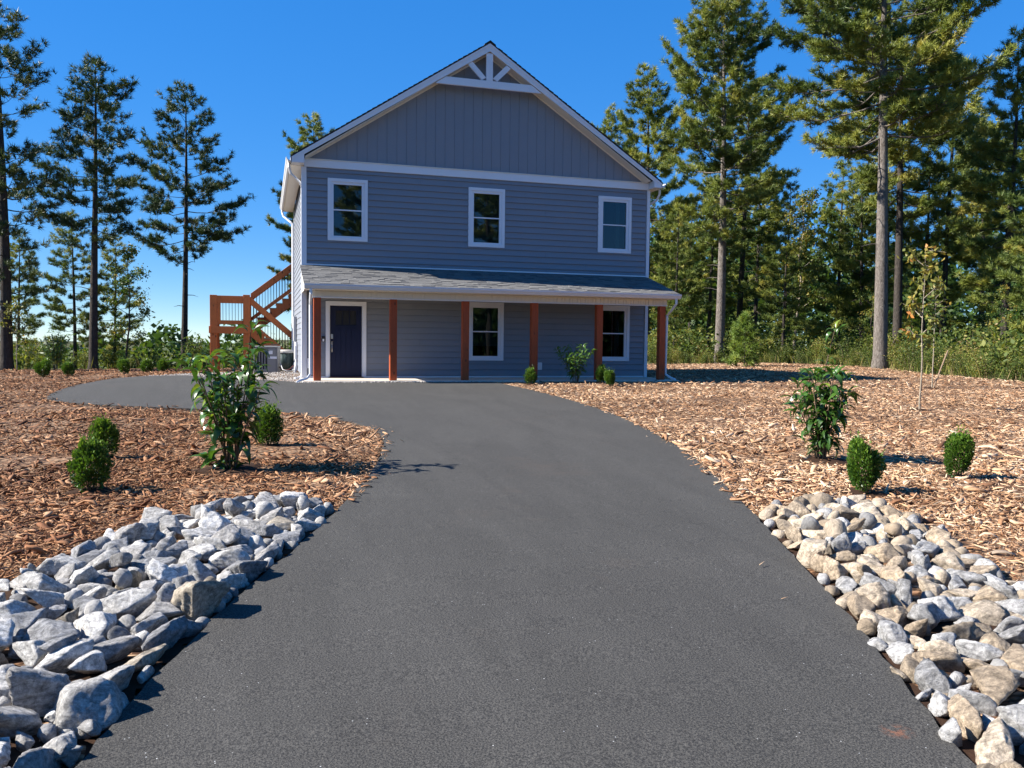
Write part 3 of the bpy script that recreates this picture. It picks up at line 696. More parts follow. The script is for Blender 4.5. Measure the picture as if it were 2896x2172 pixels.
# ------------------------------------------------------------------ air conditioners
def ac(name, label, loc, rz, sx, sy, h, mat, top, round_=False):
    t = thing(name, label, 'air conditioner', loc, 'air conditioners beside the house')
    M_ = Matrix.Rotation(rz, 3, 'Z')
    def pl(mb, nm, m, bevel=0, smooth=False, parent=t):
        mb.v = [tuple(M_ @ Vector(v) + Vector(loc)) for v in mb.v]
        return mb.build(nm, m, parent, smooth, bevel)
    if not round_:
        b = MB(); b.box(-sx/2+.03, sx/2-.03, -sy/2+.03, sy/2-.03, .06, h-.08); pl(b, 'coil', MAT['acdark'])
        b = MB()
        for ax in (-1, 1):
            for ay in (-1, 1): b.box(ax*sx/2-.05*(ax > 0), ax*sx/2+.05*(ax < 0), ay*sy/2-.05*(ay > 0), ay*sy/2+.05*(ay < 0), .02, h-.08)
        b.box(-sx/2, sx/2, -sy/2, sy/2, .0, .05); b.box(.05, sx/2-.06, -sy/2, -sy/2+.02, .05, h-.08)
        b.box(sx/2-.02, sx/2, -sy/2+.06, sy/2-.06, .05, h-.08)
        b.box(-sx/2+.06, .04, -sy/2, -sy/2+.02, .05, .12); b.box(-sx/2+.06, .04, -sy/2, -sy/2+.02, h-.2, h-.08)
        pl(b, 'cabinet', mat, .01)
        for j in range(4):
            x0 = -sx/2+.075+j*(sx/2-.03)/4
            b = MB(); b.box(x0, x0+.035, -sy/2-.002, -sy/2+.016, .125, h-.205); pl(b, 'louvre', mat)
        b = MB(); b.box(-sx/2-.01, sx/2+.01, -sy/2-.01, sy/2+.01, h-.079, h); pl(b, 'top_cover', mat, .03)
        b = MB()
        for j in range(7): b.tube([(math.cos(a)*(.05+.045*j), math.sin(a)*(.05+.045*j), h+.012) for a in np.linspace(0, 6.283, 17)], .004, 4, False)
        pl(b, 'fan_guard', MAT['acdark'])
        b = MB(); b.box(sx/2-.30, sx/2-.17, -sy/2-.006, -sy/2-.001, h-.28, h-.16); pl(b, 'sticker', MAT['label'])
        b = MB(); b.box(sx/2-.30, sx/2-.03, -sy/2-.006, -sy/2-.001, h-.44, h-.36); pl(b, 'sticker', MAT['label'])
    else:
        b = MB(); b.tube([(0, 0, 0), (0, 0, h-.12)], sx/2, 28); pl(b, 'cabinet', mat, 0, True)
        b = MB(); b.tube([(0, 0, h-.12), (0, 0, h-.06), (0, 0, h-.01), (0, 0, h)], [sx/2*1.06, sx/2*1.06, sx/2*.9, sx/2*.5], 28); pl(b, 'top_cover', top)
        for j in range(14):
            a = 2*math.pi*j/14; b = MB(); b.box(sx/2-.005, sx/2+.012, -.012, .012, .05, h-.13); b.v = [tuple(Matrix.Rotation(a, 3, 'Z') @ Vector(v)) for v in b.v]; pl(b, 'guard_bar', MAT['acgreen'])
    return t
ac('air_conditioner', 'square grey air conditioner with vertical vents and white stickers', (-1.02, 5.9, Gf(-1, 5.9)+.03), R(-8), .80, .78, .92, MAT['acgrey'], None)
ac('air_conditioner', 'round green air conditioner with a beige cap against the wall', (-.40, 7.3, Gf(-.4, 7.3)+.02), 0, .62, .62, .80, MAT['acgreen'], MAT['actop'], True)
random.seed(5)
for i, (lab, r, mt, pts) in enumerate([('dark red insulated pipe from the air conditioner to the wall', .02, 'pipe', [(-.62, 5.7, .12), (-.45, 5.3, .02), (-.3, 5.2, .05), (-.2, 5.3, .14), (-.04, 5.4, .25)]),
                     ('grey looped hose lying on gravel by the air conditioner', .016, 'hose', [(-.6, 5.6, .3), (-.52, 5.2, .05), (-.35, 5.0, .0), (-.15, 5.15, .02), (-.2, 5.4, .05), (-.1, 5.6, .4), (-.04, 5.7, .6)])]):
    o = MB().tube(pts, r, 7).build('pipe', MAT[mt], None, True); tag(o, lab, 'pipe')

# ------------------------------------------------------------------ outside stair behind the house
st = thing('outdoor_staircase', 'stained timber staircase with landing and dark metal balusters', 'staircase', (-2.3, 9.3, Gf(-2.3, 9.3)))
gz = Gf(-2.3, 9.3); LZ = 1.56; YA, YM, YB2 = 8.6, 9.62, 10.6
def sp(mb, nm, mat=MAT['deckwood'], bevel=.006): return mb.build(nm, mat, st, bevel=bevel)
for x0, y0, zt_ in ((-3.06, YA, 2.72), (-1.88, YA, 2.75), (-1.86, YM, 2.72), (-3.06, YB2-.25, 2.72), (-1.86, YB2-.25, 2.72)):
    sp(MB().box(x0, x0+.25, y0, y0+.25, gz-.1, zt_), 'post', bevel=.01)
sp(MB().box(-3.05, -1.64, YA-.045, YA-.001, 1.29, 1.555), 'rim_beam'); sp(MB().box(-3.10, -3.061, YA, YB2, 1.29, 1.555), 'rim_beam'); sp(MB().box(-2.79, -1.9, YB2-.2, YB2-.15, 1.29, 1.52), 'rim_beam')
for j in range(9): sp(MB().box(-2.80+j*.132, -2.80+j*.132+.126, YA+.0, YB2-.01, 1.521, 1.556), 'deck_board', MAT['tread'], 0)
sp(MB().box(-2.81, -1.88, YA+.02, YA+.12, 2.42, 2.70), 'top_rail'); sp(MB().box(-2.70, -1.88, YA+.04, YA+.10, 1.63, 1.78), 'bottom_rail'); sp(MB().box(-2.80, -2.68, YA+.03, YA+.13, 1.62, 2.42), 'rail_post')
sp(MB().box(-3.0, -2.9, YA+.25, YB2-.25, 2.42, 2.68), 'top_rail'); sp(MB().box(-3.0, -2.9, YA+.25, YB2-.25, 1.63, 1.76), 'bottom_rail')
for j in range(7): sp(MB().tube([(-2.60+j*.11, YA+.07, 1.78), (-2.60+j*.11, YA+.07, 2.42)], .009, 6), 'baluster', MAT['black'], 0)
for j in range(12): sp(MB().tube([(-2.95, YA+.38+j*.115, 1.76), (-2.95, YA+.38+j*.115, 2.42)], .009, 6), 'baluster', MAT['black'], 0)
def flight(x0, z0, x1, z1, ya, yb, nst, stringer_y, railh0, railh1, sgn):
    def rail(dz0, dz1, y, nm): sp(MB().prism([(x0, z0+dz0), (x1, z1+dz0), (x1, z1+dz1), (x0, z0+dz1)], y-.04, y+.04), nm)
    for y in (ya+.05, yb-.05):
        P = []; n = nst
        for j in range(n):
            xa, xb = x0+(x1-x0)*j/n, x0+(x1-x0)*(j+1)/n
            zj = z0+(z1-z0)*((j+1)/n if sgn > 0 else j/n)
            zj -= .04
            P += [(xa, zj), (xb, zj)]
        low = -.36
        sp(MB().prism(P + [(x1, z1+low), (x0, z0+low)], y-.022, y+.022), 'stringer', bevel=0)
        rail(railh1-.27, railh1, y, 'handrail'); rail(railh0, railh0+.15, y, 'lower_rail')
        nb = int(abs(x1-x0)/.105)
        for j in range(1, nb):
            x = x0+(x1-x0)*j/nb; z = z0+(z1-z0)*j/nb
            sp(MB().tube([(x, y, z+railh0+.15), (x, y, z+railh1-.27)], .009, 6), 'baluster', MAT['black'], 0)
    for j in range(nst):
        xa, xb = x0+(x1-x0)*j/nst, x0+(x1-x0)*(j+1)/nst; z = z0+(z1-z0)*((j+1)/nst if sgn > 0 else j/nst)
        sp(MB().box(min(xa, xb)-.02, max(xa, xb), ya, yb, z-.038, z), 'tread', MAT['tread'], 0)
flight(-1.62, LZ, .55, LZ+1.71, YM+.08, YB2, 9, 0, .22, 1.30, 1)     # up to the first floor door
flight(-1.62, LZ, .40, gz+.02, YA+.1, YM-.1, 8, 0, .08, 1.12, -1)      # down to the ground
sp(MB().box(.55, 3.0, YM, YB2+.3, LZ+1.66, LZ+1.71), 'upper_landing', MAT['tread'], 0)
for x0 in (.6, 2.7): sp(MB().box(x0, x0+.15, YB2, YB2+.15, gz-.1, LZ+1.65), 'post')

# ------------------------------------------------------------------ rocks beside the driveway
def ico(sub):
    bm = bmesh.new(); bmesh.ops.create_icosphere(bm, subdivisions=sub, radius=1); v = np.array([x.co[:] for x in bm.verts]); f = np.array([[x.index for x in fa.verts] for fa in bm.faces]); bm.free(); return v, f
IV, IF = ico(4)
def rock_mesh(seed):
    rg = np.random.default_rng(seed); n = rg.integers(10, 15)
    N = rg.normal(size=(n, 3)); N /= np.linalg.norm(N, axis=1)[:, None]; H = rg.uniform(.55, .95, n)
    dt = IV @ N.T; rr = np.where(dt > .05, H/np.maximum(dt, .05), 9.0)
    kk = 110.0; r = -np.log(np.exp(-kk*np.minimum(rr, 3)).sum(1)+np.exp(-kk*1.7))/kk
    p = IV*r[:, None]
    for k in range(9):
        w = rg.normal(size=3)*(2.0+2.4*k); p = p + IV*(.022/(1+.35*k)*np.sin(p @ w + rg.uniform(0, 6.28)))[:, None]
    p = p*np.array([1, rg.uniform(.68, .95), rg.uniform(.5, .78)])
    p -= (p.max(0)+p.min(0))/2; p /= np.abs(p[:, 0]).max()
    return np_mesh('rock', p, IF, MAT['rock'], False)
ROCKS = [rock_mesh(100+i) for i in range(16)]
LBED = [(-.60, -17.42), (-.73, -17.9), (-.92, -18.42), (-1.10, -18.93), (-1.37, -19.7), (-1.63, -20.56), (-1.76, -21.12), (-1.92, -22.4), (-3.2, -22.4), (-3.3, -20.6), (-2.9, -19.5), (-2.62, -19.0), (-2.42, -18.6), (-2.22, -18.2), (-2.02, -17.8), (-1.74, -17.4), (-1.44, -17.0), (-1.1, -16.84), (-.80, -17.0)]
RBED = [(2.70, -18.45), (2.37, -19.29), (2.12, -19.92), (1.86, -20.54), (1.50, -21.33), (1.24, -21.92), (1.0, -22.7), (2.3, -22.7), (2.75, -21.5), (3.15, -20.55), (3.55, -19.6), (3.92, -18.75), (3.98, -18.2), (3.55, -17.98), (3.1, -18.05)]
def bed_h(bed, x, y, mx, sl):
    d = dist_poly(bed, x, y); return np.where(inpoly(bed, x, y), np.minimum(mx, d*sl), 0)
soil = simple('dark_soil', (.04, .022, .014), .95, .4, 14, .8, 40, .1)
for bed, mx, sl in ((LBED, .05, .2), (RBED, .045, .2)):
    b = np.array(bed); xs = np.arange(b[:, 0].min()-.1, b[:, 0].max()+.1, .07); ys = np.arange(b[:, 1].min()-.1, b[:, 1].max()+.1, .07); X, Y = np.meshgrid(xs, ys)
    Z = G(X, Y)+.01+np.maximum(0, bed_h(bed, X, Y, mx, sl)-.05)+jitter(9, X, Y, .01, 6)
    c0, c1 = (X[:-1, :-1]+X[1:, 1:])/2, (Y[:-1, :-1]+Y[1:, 1:])/2
    tag(place('soil', np_mesh('soil', np.stack([X, Y, Z], -1), grid_faces(len(xs), len(ys), inpoly(bed, c0, c1)), soil, True)), kind='structure')
def pack(bed, edge, seed, rmin, rmax, redge, tries, layer2):
    rg = random.Random(seed); out = []
    # the row of larger stones along the asphalt
    pts = edge; i = 0; seg = 0; pos_ = 0.0
    Ls = [math.dist(a, b) for a, b in zip(pts[:-1], pts[1:])]; tot = sum(Ls); s = rg.uniform(*redge)
    while s < tot:
        r = rg.uniform(*redge); q = s; k = 0
        while k < len(Ls)-1 and q > Ls[k]: q -= Ls[k]; k += 1
        a, b = Vector(pts[k]), Vector(pts[k+1]); d = (b-a).normalized(); nrm = Vector((d.y, -d.x))
        c = a+d*q
        if not inpoly(bed, np.array([c.x+nrm.x*.1]), np.array([c.y+nrm.y*.1]))[0]: nrm = -nrm
        c = c+nrm*(r*.8)
        out.append([c.x, c.y, r, math.atan2(d.y, d.x)+rg.uniform(-.3, .3), 0, True]); s += r*1.72
    b = np.array(bed); x0, y0, x1, y1 = *b.min(0), *b.max(0)
    P = [(o[0], o[1], o[2]*.9) for o in out]
    for t in range(tries):
        f = t/tries; r = rmax+(rmin-rmax)*min(1, f*1.25)**.7; r *= rg.uniform(.85, 1.12)
        x, y = rg.uniform(x0, x1), rg.uniform(y0, y1)
        if not inpoly(bed, np.array([x]), np.array([y]))[0]: continue
        if float(dist_poly(bed, np.array([x]), np.array([y]))[0]) < r*.45: continue
        if all((x-p[0])**2+(y-p[1])**2 > (.68*(r+p[2]))**2 for p in P):
            P.append((x, y, r)); out.append([x, y, r, rg.uniform(0, 6.28), 0, False])
    P2 = []
    for t in range(layer2):
        r = rg.uniform(rmin*1.1, rmax*.9); x, y = rg.uniform(x0, x1), rg.uniform(y0, y1)
        if not inpoly(bed, np.array([x]), np.array([y]))[0] or float(dist_poly(bed, np.array([x]), np.array([y]))[0]) < .2: continue
        if all((x-p[0])**2+(y-p[1])**2 > (1.35*(r+p[2]))**2 for p in P2): P2.append((x, y, r)); out.append([x, y, r, rg.uniform(0, 6.28), 1, False])
    return out
LCOL = [('pale grey', (.42, .415, .41), 5), ('grey', (.33, .325, .325), 6), ('blue-grey', (.25, .255, .27), 3), ('whitish', (.54, .535, .53), 4), ('brown-tinged grey', (.33, .29, .235), 1)]
RCOL = [('tan', (.38, .305, .225), 6), ('buff', (.45, .38, .30), 5), ('grey', (.30, .30, .305), 5), ('pale grey', (.43, .43, .435), 3), ('brownish grey', (.28, .23, .175), 3)]
ORD = ['first', 'second', 'third', 'fourth', 'fifth', 'sixth', 'seventh', 'eighth', 'ninth', 'tenth', 'eleventh', 'twelfth', 'thirteenth', 'fourteenth', 'fifteenth', 'sixteenth', 'seventeenth', 'eighteenth', 'nineteenth', 'twentieth']
def lay(bed, edge, seed, args, cols, mx, sl, side, grp):
    rg = random.Random(seed+1); items = pack(bed, edge, seed, *args)
    names, cc, wts = zip(*cols); rec = []
    bnd = np.array(bed)
    for x, y, r, rz, lay2, ed in items:
        rel = Vector((x-CAM.x, y-CAM.y, 0)); fd = rel.dot(Vector((cf_.x, cf_.y, 0)).normalized()); sd_ = rel.dot(Vector((cr_.x, cr_.y, 0)).normalized())
        if fd < 2.35 or abs(sd_) > fd*.62+.2: continue
        h = float(bed_h(bed, np.array([x]), np.array([y]), mx, sl)[0])
        mi = rg.randrange(len(ROCKS)); j = rg.choices(range(len(cc)), wts)[0]
        el = rg.uniform(.85, 1.14) if not ed else rg.uniform(1.0, 1.22); sq = rg.uniform(.85, 1.15)
        sc = (r*el, r*sq*(.95 if not ed else .85), r*rg.uniform(.85, 1.2))
        z = Gf(x, y)+.015+max(0, h-.045)+sc[2]*(.22 if ed else .30)+(.075 if lay2 else 0)
        tilt = .3 if ed else .55
        mulc = rg.uniform(.82, 1.18); c = tuple(min(.8, v*mulc*wb_) for v, wb_ in zip(cc[j], (1.03, 1.0, .95)))
        xf = (mi, (x, y, z), (rg.uniform(-tilt, tilt), rg.uniform(-tilt, tilt), rz), sc, c)
        size = 'big' if r > .145 else 'medium' if r > .1 else 'small'
        shape = 'long' if el > 1.12 else 'chunky' if sc[2] > r*1.05 else 'flattish' if sc[2] < r*.93 else 'angular'
        dborder = float(dist_poly(bed, np.array([x]), np.array([y]))[0]); de = float(dist_poly(edge, np.array([x]), np.array([y]), False)[0])
        zone = 'lining the asphalt' if ed else 'on top' if lay2 else 'near the asphalt' if de < .42 else 'by the mulch' if dborder < .25 else 'in mid pile'
        dpt = 'near end' if fd < 4.2 else 'middle' if fd < 5.7 else 'far end'
        rec.append([xf, size, names[j], shape, zone, dpt, fd, r/fd, side, grp])
    return rec
def settle(recs):
    recs.sort(key=lambda q: -q[7]); big, small = recs[:298], recs[298:]
    big.sort(key=lambda q: q[6]); groups = {}
    for q in big: groups.setdefault((*q[1:6], q[8], q[9]), []).append(q)
    for (s_, c_, sh, zo, dp, side, grp), qs in groups.items():
        for n, q in enumerate(qs):
            mi, loc, rot, sc, c = q[0]
            o = place('rock', ROCKS[mi], None, loc, rot, sc, c)
            pre = '' if len(qs) == 1 else ORD[n]+'-nearest '
            tag(o, f'{pre}{s_} {c_} {sh} rock {zo}, {dp}, {side} bed', 'rock', grp)
    if small:
        from mathutils import Euler
        v0, f0 = ico(2); V, F, T = [], [], []
        rg = np.random.default_rng(8)
        for k, q in enumerate(small):
            mi, loc, rot, sc, c = q[0]; me = ROCKS[mi]
            N = rg.normal(size=(10, 3)); N /= np.linalg.norm(N, axis=1)[:, None]; d = np.maximum(v0 @ N.T, .05); p = v0*np.minimum((rg.uniform(.6, 1, 10)/d).min(1), 1.1)[:, None]
            M_ = np.array(Euler(rot).to_matrix()) @ np.diag(sc)
            V.append(p @ M_.T+np.array(loc)); F.append(f0+len(v0)*k); T += [c]*len(v0)
        t = NT('small_rock'); a = t.n('Attribute'); a.attribute_name = 'tone'; vein = t.noise(t.pos(), 9, 8, .72, 2.2)
        t.bump(vein, .8, .03); m = t.fin(t.mix(1.0, a.outputs['Color'], t.ramp(vein, [(.28, .35), (.72, 1.15)]), 'MULTIPLY'), .82, .3)
        me = np_mesh('small_rocks', np.concatenate(V), np.concatenate(F), m)
        at = me.attributes.new('tone', 'FLOAT_COLOR', 'POINT'); at.data.foreach_set('color', np.c_[np.array(T), np.ones(len(T))].astype(np.float32).ravel())
        tag(place('small_rocks', me), 'small rocks filling the gaps of both rock beds', 'rocks', kind='stuff')
LEDGE = [(-.62, -17.45), (-.73, -17.9), (-.92, -18.42), (-1.10, -18.93), (-1.37, -19.7), (-1.63, -20.56), (-1.76, -21.12), (-1.92, -22.4)]
REDGE = [(2.72, -18.45), (2.39, -19.29), (2.14, -19.92), (1.88, -20.54), (1.52, -21.33), (1.26, -21.92), (1.02, -22.7)]
RECS = lay(LBED, LEDGE, 41, (.045, .13, (.095, .145), 14000, 60), LCOL, .05, .2, 'grey', 'rocks in the grey bed by the driveway')
RECS += lay(RBED, REDGE, 57, (.045, .115, (.085, .135), 12000, 70), RCOL, .045, .2, 'tan', 'rocks in the tan bed by the driveway')
settle(RECS)

PLANTED = [(-2.62, -16.12, .22), (-2.82, -14.2, .2), (-1.08, -13.6, .22), (4.33, -17.68, .26), (5.95, -17.2, .2), (-1.46, -15.2, .42), (5.21, -15.9, .4), (7.4, -2.6, .35), (11.35, -10.85, .28), (16.3, -5.95, .25), (5.68, -3.25, .2), (7.78, -3.05, .2)]
for x, y, rd in PLANTED:
    b = MB(); n = 22
    for k in range(5):
        for q in range(n):
            a = 2*math.pi*q/n; rr_ = rd*k/4*(1+.22*math.sin(3*a+x)+.12*math.sin(5*a+y)) if k else .01; px_, py_ = x+rr_*math.cos(a), y+rr_*math.sin(a)
            b.v.append((px_, py_, Gf(px_, py_)+.035*math.cos(k/4*1.6)+.012+random.uniform(-.004, .004)-(.03 if k == 4 else 0)))
    for k in range(4):
        for q in range(n): b.f.append((k*n+q, k*n+(q+1) % n, (k+1)*n+(q+1) % n, (k+1)*n+q))
    tag(b.build('soil', soil, None, True), kind='structure')
# ------------------------------------------------------------------ wood chips on the beds
def chip_field():
    rg = np.random.default_rng(4)
    fwd = np.array([cf_.x, cf_.y]); fwd /= np.linalg.norm(fwd); rgt = np.array([fwd[1], -fwd[0]])
    V, F = [], []; base = 0
    def ring(dlo, dhi, dens, L0, L1, segs, side):
        nonlocal base
        n = int((dhi**2-dlo**2)*.70*dens)
        d = np.sqrt(rg.uniform(dlo**2, dhi**2, n)); s = rg.uniform(-.70, .70, n)
        P = np.array([CAM.x, CAM.y])+d[:, None]*fwd+(d*s)[:, None]*rgt; x, y = P.T
        indr = inpoly(DRIVE, x, y); dd = dist_poly(DRIVE, x, y)
        ok = inpoly(YARD, x, y) & ~(indr & (dd > np.where(rg.uniform(0, 1, n) < .13, .1, .0)+np.where(rg.uniform(0, 1, n) < .004, .3, .0))) & ~inpoly(HOUSE, x, y) & ~inpoly(GRAVEL, x, y)
        for bed in (LBED, RBED): ok &= ~(inpoly(bed, x, y) | (dist_poly(bed, x, y) < np.where(indr, .25, .03)))
        for px_, py_, rd in PLANTED: ok &= ~((np.hypot(x-px_, y-py_) < rd*.95) & (rg.uniform(0, 1, len(x)) < .78))
        x, y, indr = x[ok], y[ok], indr[ok]; n = len(x)
        l = rg.uniform(L0, L1, n)*rg.uniform(.5, 1.6, n); w = l*rg.uniform(.08, .31, n); th = w*rg.uniform(.12, .4, n)
        yaw = rg.uniform(0, 6.283, n); pit = rg.normal(0, .26, n); rol = rg.normal(0, .45, n); cv = rg.normal(0, .22, n); bd = rg.normal(0, .22, n)
        g = segs+1
        t = np.linspace(-1, 1, g)
        X0 = (l/2)[:, None]*t[None]; Zc = (cv*l)[:, None]*(1-t[None]**2)*.5; Yc = (bd*l)[:, None]*(t[None]**2)*.5
        wt = (w/2)[:, None]*(1-.45*np.abs(t[None])**2)*rg.uniform(.75, 1.2, (n, g)); tt = (th/2)[:, None]*np.ones((1, g))
        pts = np.empty((n, g, 4, 3))
        for q, (a, b) in enumerate(((-1, -1), (1, -1), (1, 1), (-1, 1))):
            pts[:, :, q, 0] = X0; pts[:, :, q, 1] = Yc+a*wt; pts[:, :, q, 2] = Zc+b*tt
        cr, sr = np.cos(rol)[:, None, None], np.sin(rol)[:, None, None]; yy = pts[..., 1]*cr-pts[..., 2]*sr; zz = pts[..., 1]*sr+pts[..., 2]*cr
        cp, sp_ = np.cos(pit)[:, None, None], np.sin(pit)[:, None, None]; xx = pts[..., 0]*cp-zz*sp_; zz = pts[..., 0]*sp_+zz*cp
        cy, sy = np.cos(yaw)[:, None, None], np.sin(yaw)[:, None, None]
        ax = xx*cy-yy*sy; ay = xx*sy+yy*cy
        z0 = G(x, y)+rg.uniform(.006, .03, n)+np.where(indr, .03, 0)+l*.08
        pts[..., 0] = ax+x[:, None, None]; pts[..., 1] = ay+y[:, None, None]; pts[..., 2] = zz+z0[:, None, None]
        f = []
        for i in range(segs):
            for q in range(4): f.append((i*4+q, i*4+(q+1) % 4, (i+1)*4+(q+1) % 4, (i+1)*4+q))
        f.append((3, 2, 1, 0)); f.append(tuple(segs*4+q for q in range(4)))
        f = np.array(f); V.append(pts.reshape(-1, 3)); F.append((f[None]+(np.arange(n)*g*4)[:, None, None]).reshape(-1, 4)+base); base += n*g*4
    ring(3.2, 6.5, 2200, .02, .06, 1, 0)
    ring(3.2, 9, 190, .045, .125, 3, 0)
    ring(6.5, 9.5, 1300, .022, .07, 1, 0)
    ring(9.5, 14, 620, .03, .08, 1, 0)
    ring(9, 14, 30, .10, .19, 2, 0)
    ring(14, 22, 230, .04, .11, 1, 0)
    ring(22, 46, 50, .07, .15, 1, 0)
    return np.concatenate(V), np.concatenate(F)
v, f = chip_field()
o = place('wood_chips', np_mesh('wood_chips', v, f, MAT['chip'])); tag(o, 'shredded wood chips covering the beds', 'mulch', kind='stuff')
# loose stones over the gravel strip
def pebble_field():
    rg = np.random.default_rng(12); g = np.array(GRAVEL); V0, F0 = ico(1); n = 16000
    x = rg.uniform(g[:, 0].min(), g[:, 0].max(), n); y = rg.uniform(g[:, 1].min(), g[:, 1].max(), n); ok = inpoly(GRAVEL, x, y); x, y = x[ok], y[ok]
    x2 = rg.uniform(-.3, 4.9, 900); y2 = rg.normal(-2.36, .05, 900); x = np.r_[x, x2]; y = np.r_[y, y2]; n = len(x)
    s = rg.uniform(.010, .024, n); sh = rg.uniform(.6, 1.2, (n, 1, 3)); p = V0[None]*s[:, None, None]*sh
    p = p+np.stack([x, y, G(x, y)+.018+s*.4+np.where(y < -2.3, .02, 0)], -1)[:, None]
    return p.reshape(-1, 3), (F0[None]+(np.arange(n)*len(V0))[:, None, None]).reshape(-1, 3)
v, f = pebble_field(); tag(place('loose_gravel', np_mesh('loose_gravel', v, f, MAT['stone'])), 'loose gravel beside the house', 'gravel', kind='stuff')

# ------------------------------------------------------------------ foliage
def rand_unit(rg, n):
    v = rg.normal(size=(n, 3)); return v/np.linalg.norm(v, axis=1)[:, None]
def leaf_quads(P, D, N, l, w):
    """diamond leaves: base P, direction D, rough normal N"""
    S = np.cross(D, N); S /= np.linalg.norm(S, axis=1)[:, None]+1e-9
    l = l[:, None]; w = w[:, None]; U = np.cross(S, D)
    v = np.stack([P, P+D*l*.45+S*w*.5+U*w*.12, P+D*l, P+D*l*.45-S*w*.5+U*w*.12], 1)
    return v.reshape(-1, 3), np.arange(len(P)*4).reshape(-1, 4)
def tree_tint(rg, n): return rg.uniform(0, 1, n)
def needles(rg, TP, TD, TS, per, tint):
    n = len(TP); P = np.repeat(TP, per, 0); D = np.repeat(TD, per, 0); S = np.repeat(TS, per)
    P = P-D*(rg.uniform(0, .55, len(P))*S)[:, None]
    d = D*.75+rand_unit(rg, len(P))*.8; d /= np.linalg.norm(d, axis=1)[:, None]
    q = np.cross(d, rand_unit(rg, len(P))); q /= np.linalg.norm(q, axis=1)[:, None]+1e-9
    L_ = S*rg.uniform(.75, 1.15, len(P)); w = S*.056
    v = np.stack([P-q*w[:, None], P+q*w[:, None], P+d*L_[:, None]], 1)
    return v.reshape(-1, 3), np.arange(len(P)*3).reshape(-1, 3), np.repeat(np.repeat(tint, per), 3)
def pine(seed, H, r0, cb, prof, nb, ts=.27, per=16, needle='needle', barkm='bark', up=.25, gap=0.0, lean=0.0, stubs=5):
    """trunk mesh and crown mesh; cb is the bare fraction of the height, prof lists (t, radius) up the crown"""
    rg = np.random.default_rng(seed); rr = random.Random(seed)
    tb = MB(); n = 12; ph = rr.uniform(0, 6)
    cen = lambda t: Vector((.012*H*math.sin(2.3*t+ph)+lean*H*t, .012*H*math.cos(1.9*t+ph), H*t))
    off0 = cen(0)
    c = lambda t: cen(t)-Vector((off0.x, off0.y, 0))
    ts_ = [0, .012, .03]+[i/n for i in range(1, n+1)]
    tb.tube([c(t)-(Vector((0, 0, .3)) if t == 0 else Vector()) for t in ts_], [r0*(1.35 if t == 0 else 1.18 if t < .02 else (1-t)**.8*1.0+.015) for t in ts_], 12)
    TP, TD, TS, TT = [], [], [], []
    pt, pr = zip(*prof)
    for i in range(nb):
        u = ((i+rr.uniform(-.4, .4))/nb); u = min(.995, max(0, u))**.92
        t = cb+(1-cb)*u; R0 = float(np.interp(u, pt, pr))*rr.uniform(.62, 1.12)
        if rr.random() < gap: R0 *= .35
        a = i*2.399+rr.uniform(-.5, .5); e0 = -.05+up*1.0*u+.55*u*u+rr.uniform(-.15, .2)
        dr = Vector((math.cos(a), math.sin(a), 0)); p0 = c(t); pts = []
        ns = 6; sag = .16*(1-u)
        for k in range(ns+1):
            s = k/ns; pts.append(p0+dr*(R0*s*math.cos(e0)) + Vector((0, 0, R0*(s*math.sin(e0)-sag*math.sin(s*2.6)+.16*s*s)))+Vector((rr.gauss(0, .02), rr.gauss(0, .02), rr.gauss(0, .02)))*R0*s)
        rb = max(.012, r0*.22*(1-t)**.4*min(1, R0/3))
        tb.tube(pts, [rb*(1-.85*k/ns) for k in range(ns+1)], 5, False)
        nsub = max(3, int(R0/.28)); tint = min(1, max(0, rr.gauss(.42, .2)))
        for q in range(nsub):
            s = .28+.72*(q+rr.random())/nsub; s = min(1, s); k = min(ns-1, int(s*ns)); fr = s*ns-k; p = pts[k].lerp(pts[k+1], fr)
            side = 1 if q % 2 else -1; sl = (1-s)*R0*.42+rr.uniform(.22, .48)*min(1, R0/1.5)
            ang = a+side*rr.uniform(.5, 1.1); sd2 = Vector((math.cos(ang), math.sin(ang), rr.uniform(.05, .6))).normalized()
            if s > .93: sd2 = (dr+Vector((0, 0, rr.uniform(.2, .7)))).normalized()
            tip = p+sd2*sl
            tb.tube([p, p.lerp(tip, .55)-Vector((0, 0, .03*sl)), tip], [rb*.35+.004, rb*.22+.003, .003], 3, False)
            m = max(3, int(sl/.075))
            tt = min(1, max(0, tint+rr.gauss(0, .13)))
            for j in range(m):
                f = .35+.65*(j+1)/m; tp = p.lerp(tip, f)+Vector((rr.gauss(0, .085), rr.gauss(0, .085), rr.gauss(.03, .07)))
                td = (sd2+Vector((rr.gauss(0, .45), rr.gauss(0, .45), rr.uniform(.1, .7)))).normalized()
                TP.append(tp); TD.append(td); TS.append(ts*rr.uniform(.75, 1.2)); TT.append(min(1, max(0, tt+rr.gauss(0, .07))))
    for j in range(stubs):                                     # dead stubs on the bare trunk
        t = cb*rr.uniform(.55, 1.0); a = rr.uniform(0, 6.28); l = rr.uniform(.3, 1.1); p = c(t); d = Vector((math.cos(a), math.sin(a), rr.uniform(-.1, .3)))
        tb.tube([p, p+d*l*.6, p+d*l+Vector((0, 0, -.08))], [.022, .015, .005], 4, False)
    v, f, tn = needles(rg, np.array([p[:] for p in TP]), np.array([p[:] for p in TD]), np.array(TS), per, np.array(TT))
    return tb.mesh('trunk', MAT[barkm], True), np_mesh('crown', v, f, MAT[needle], False, tn)
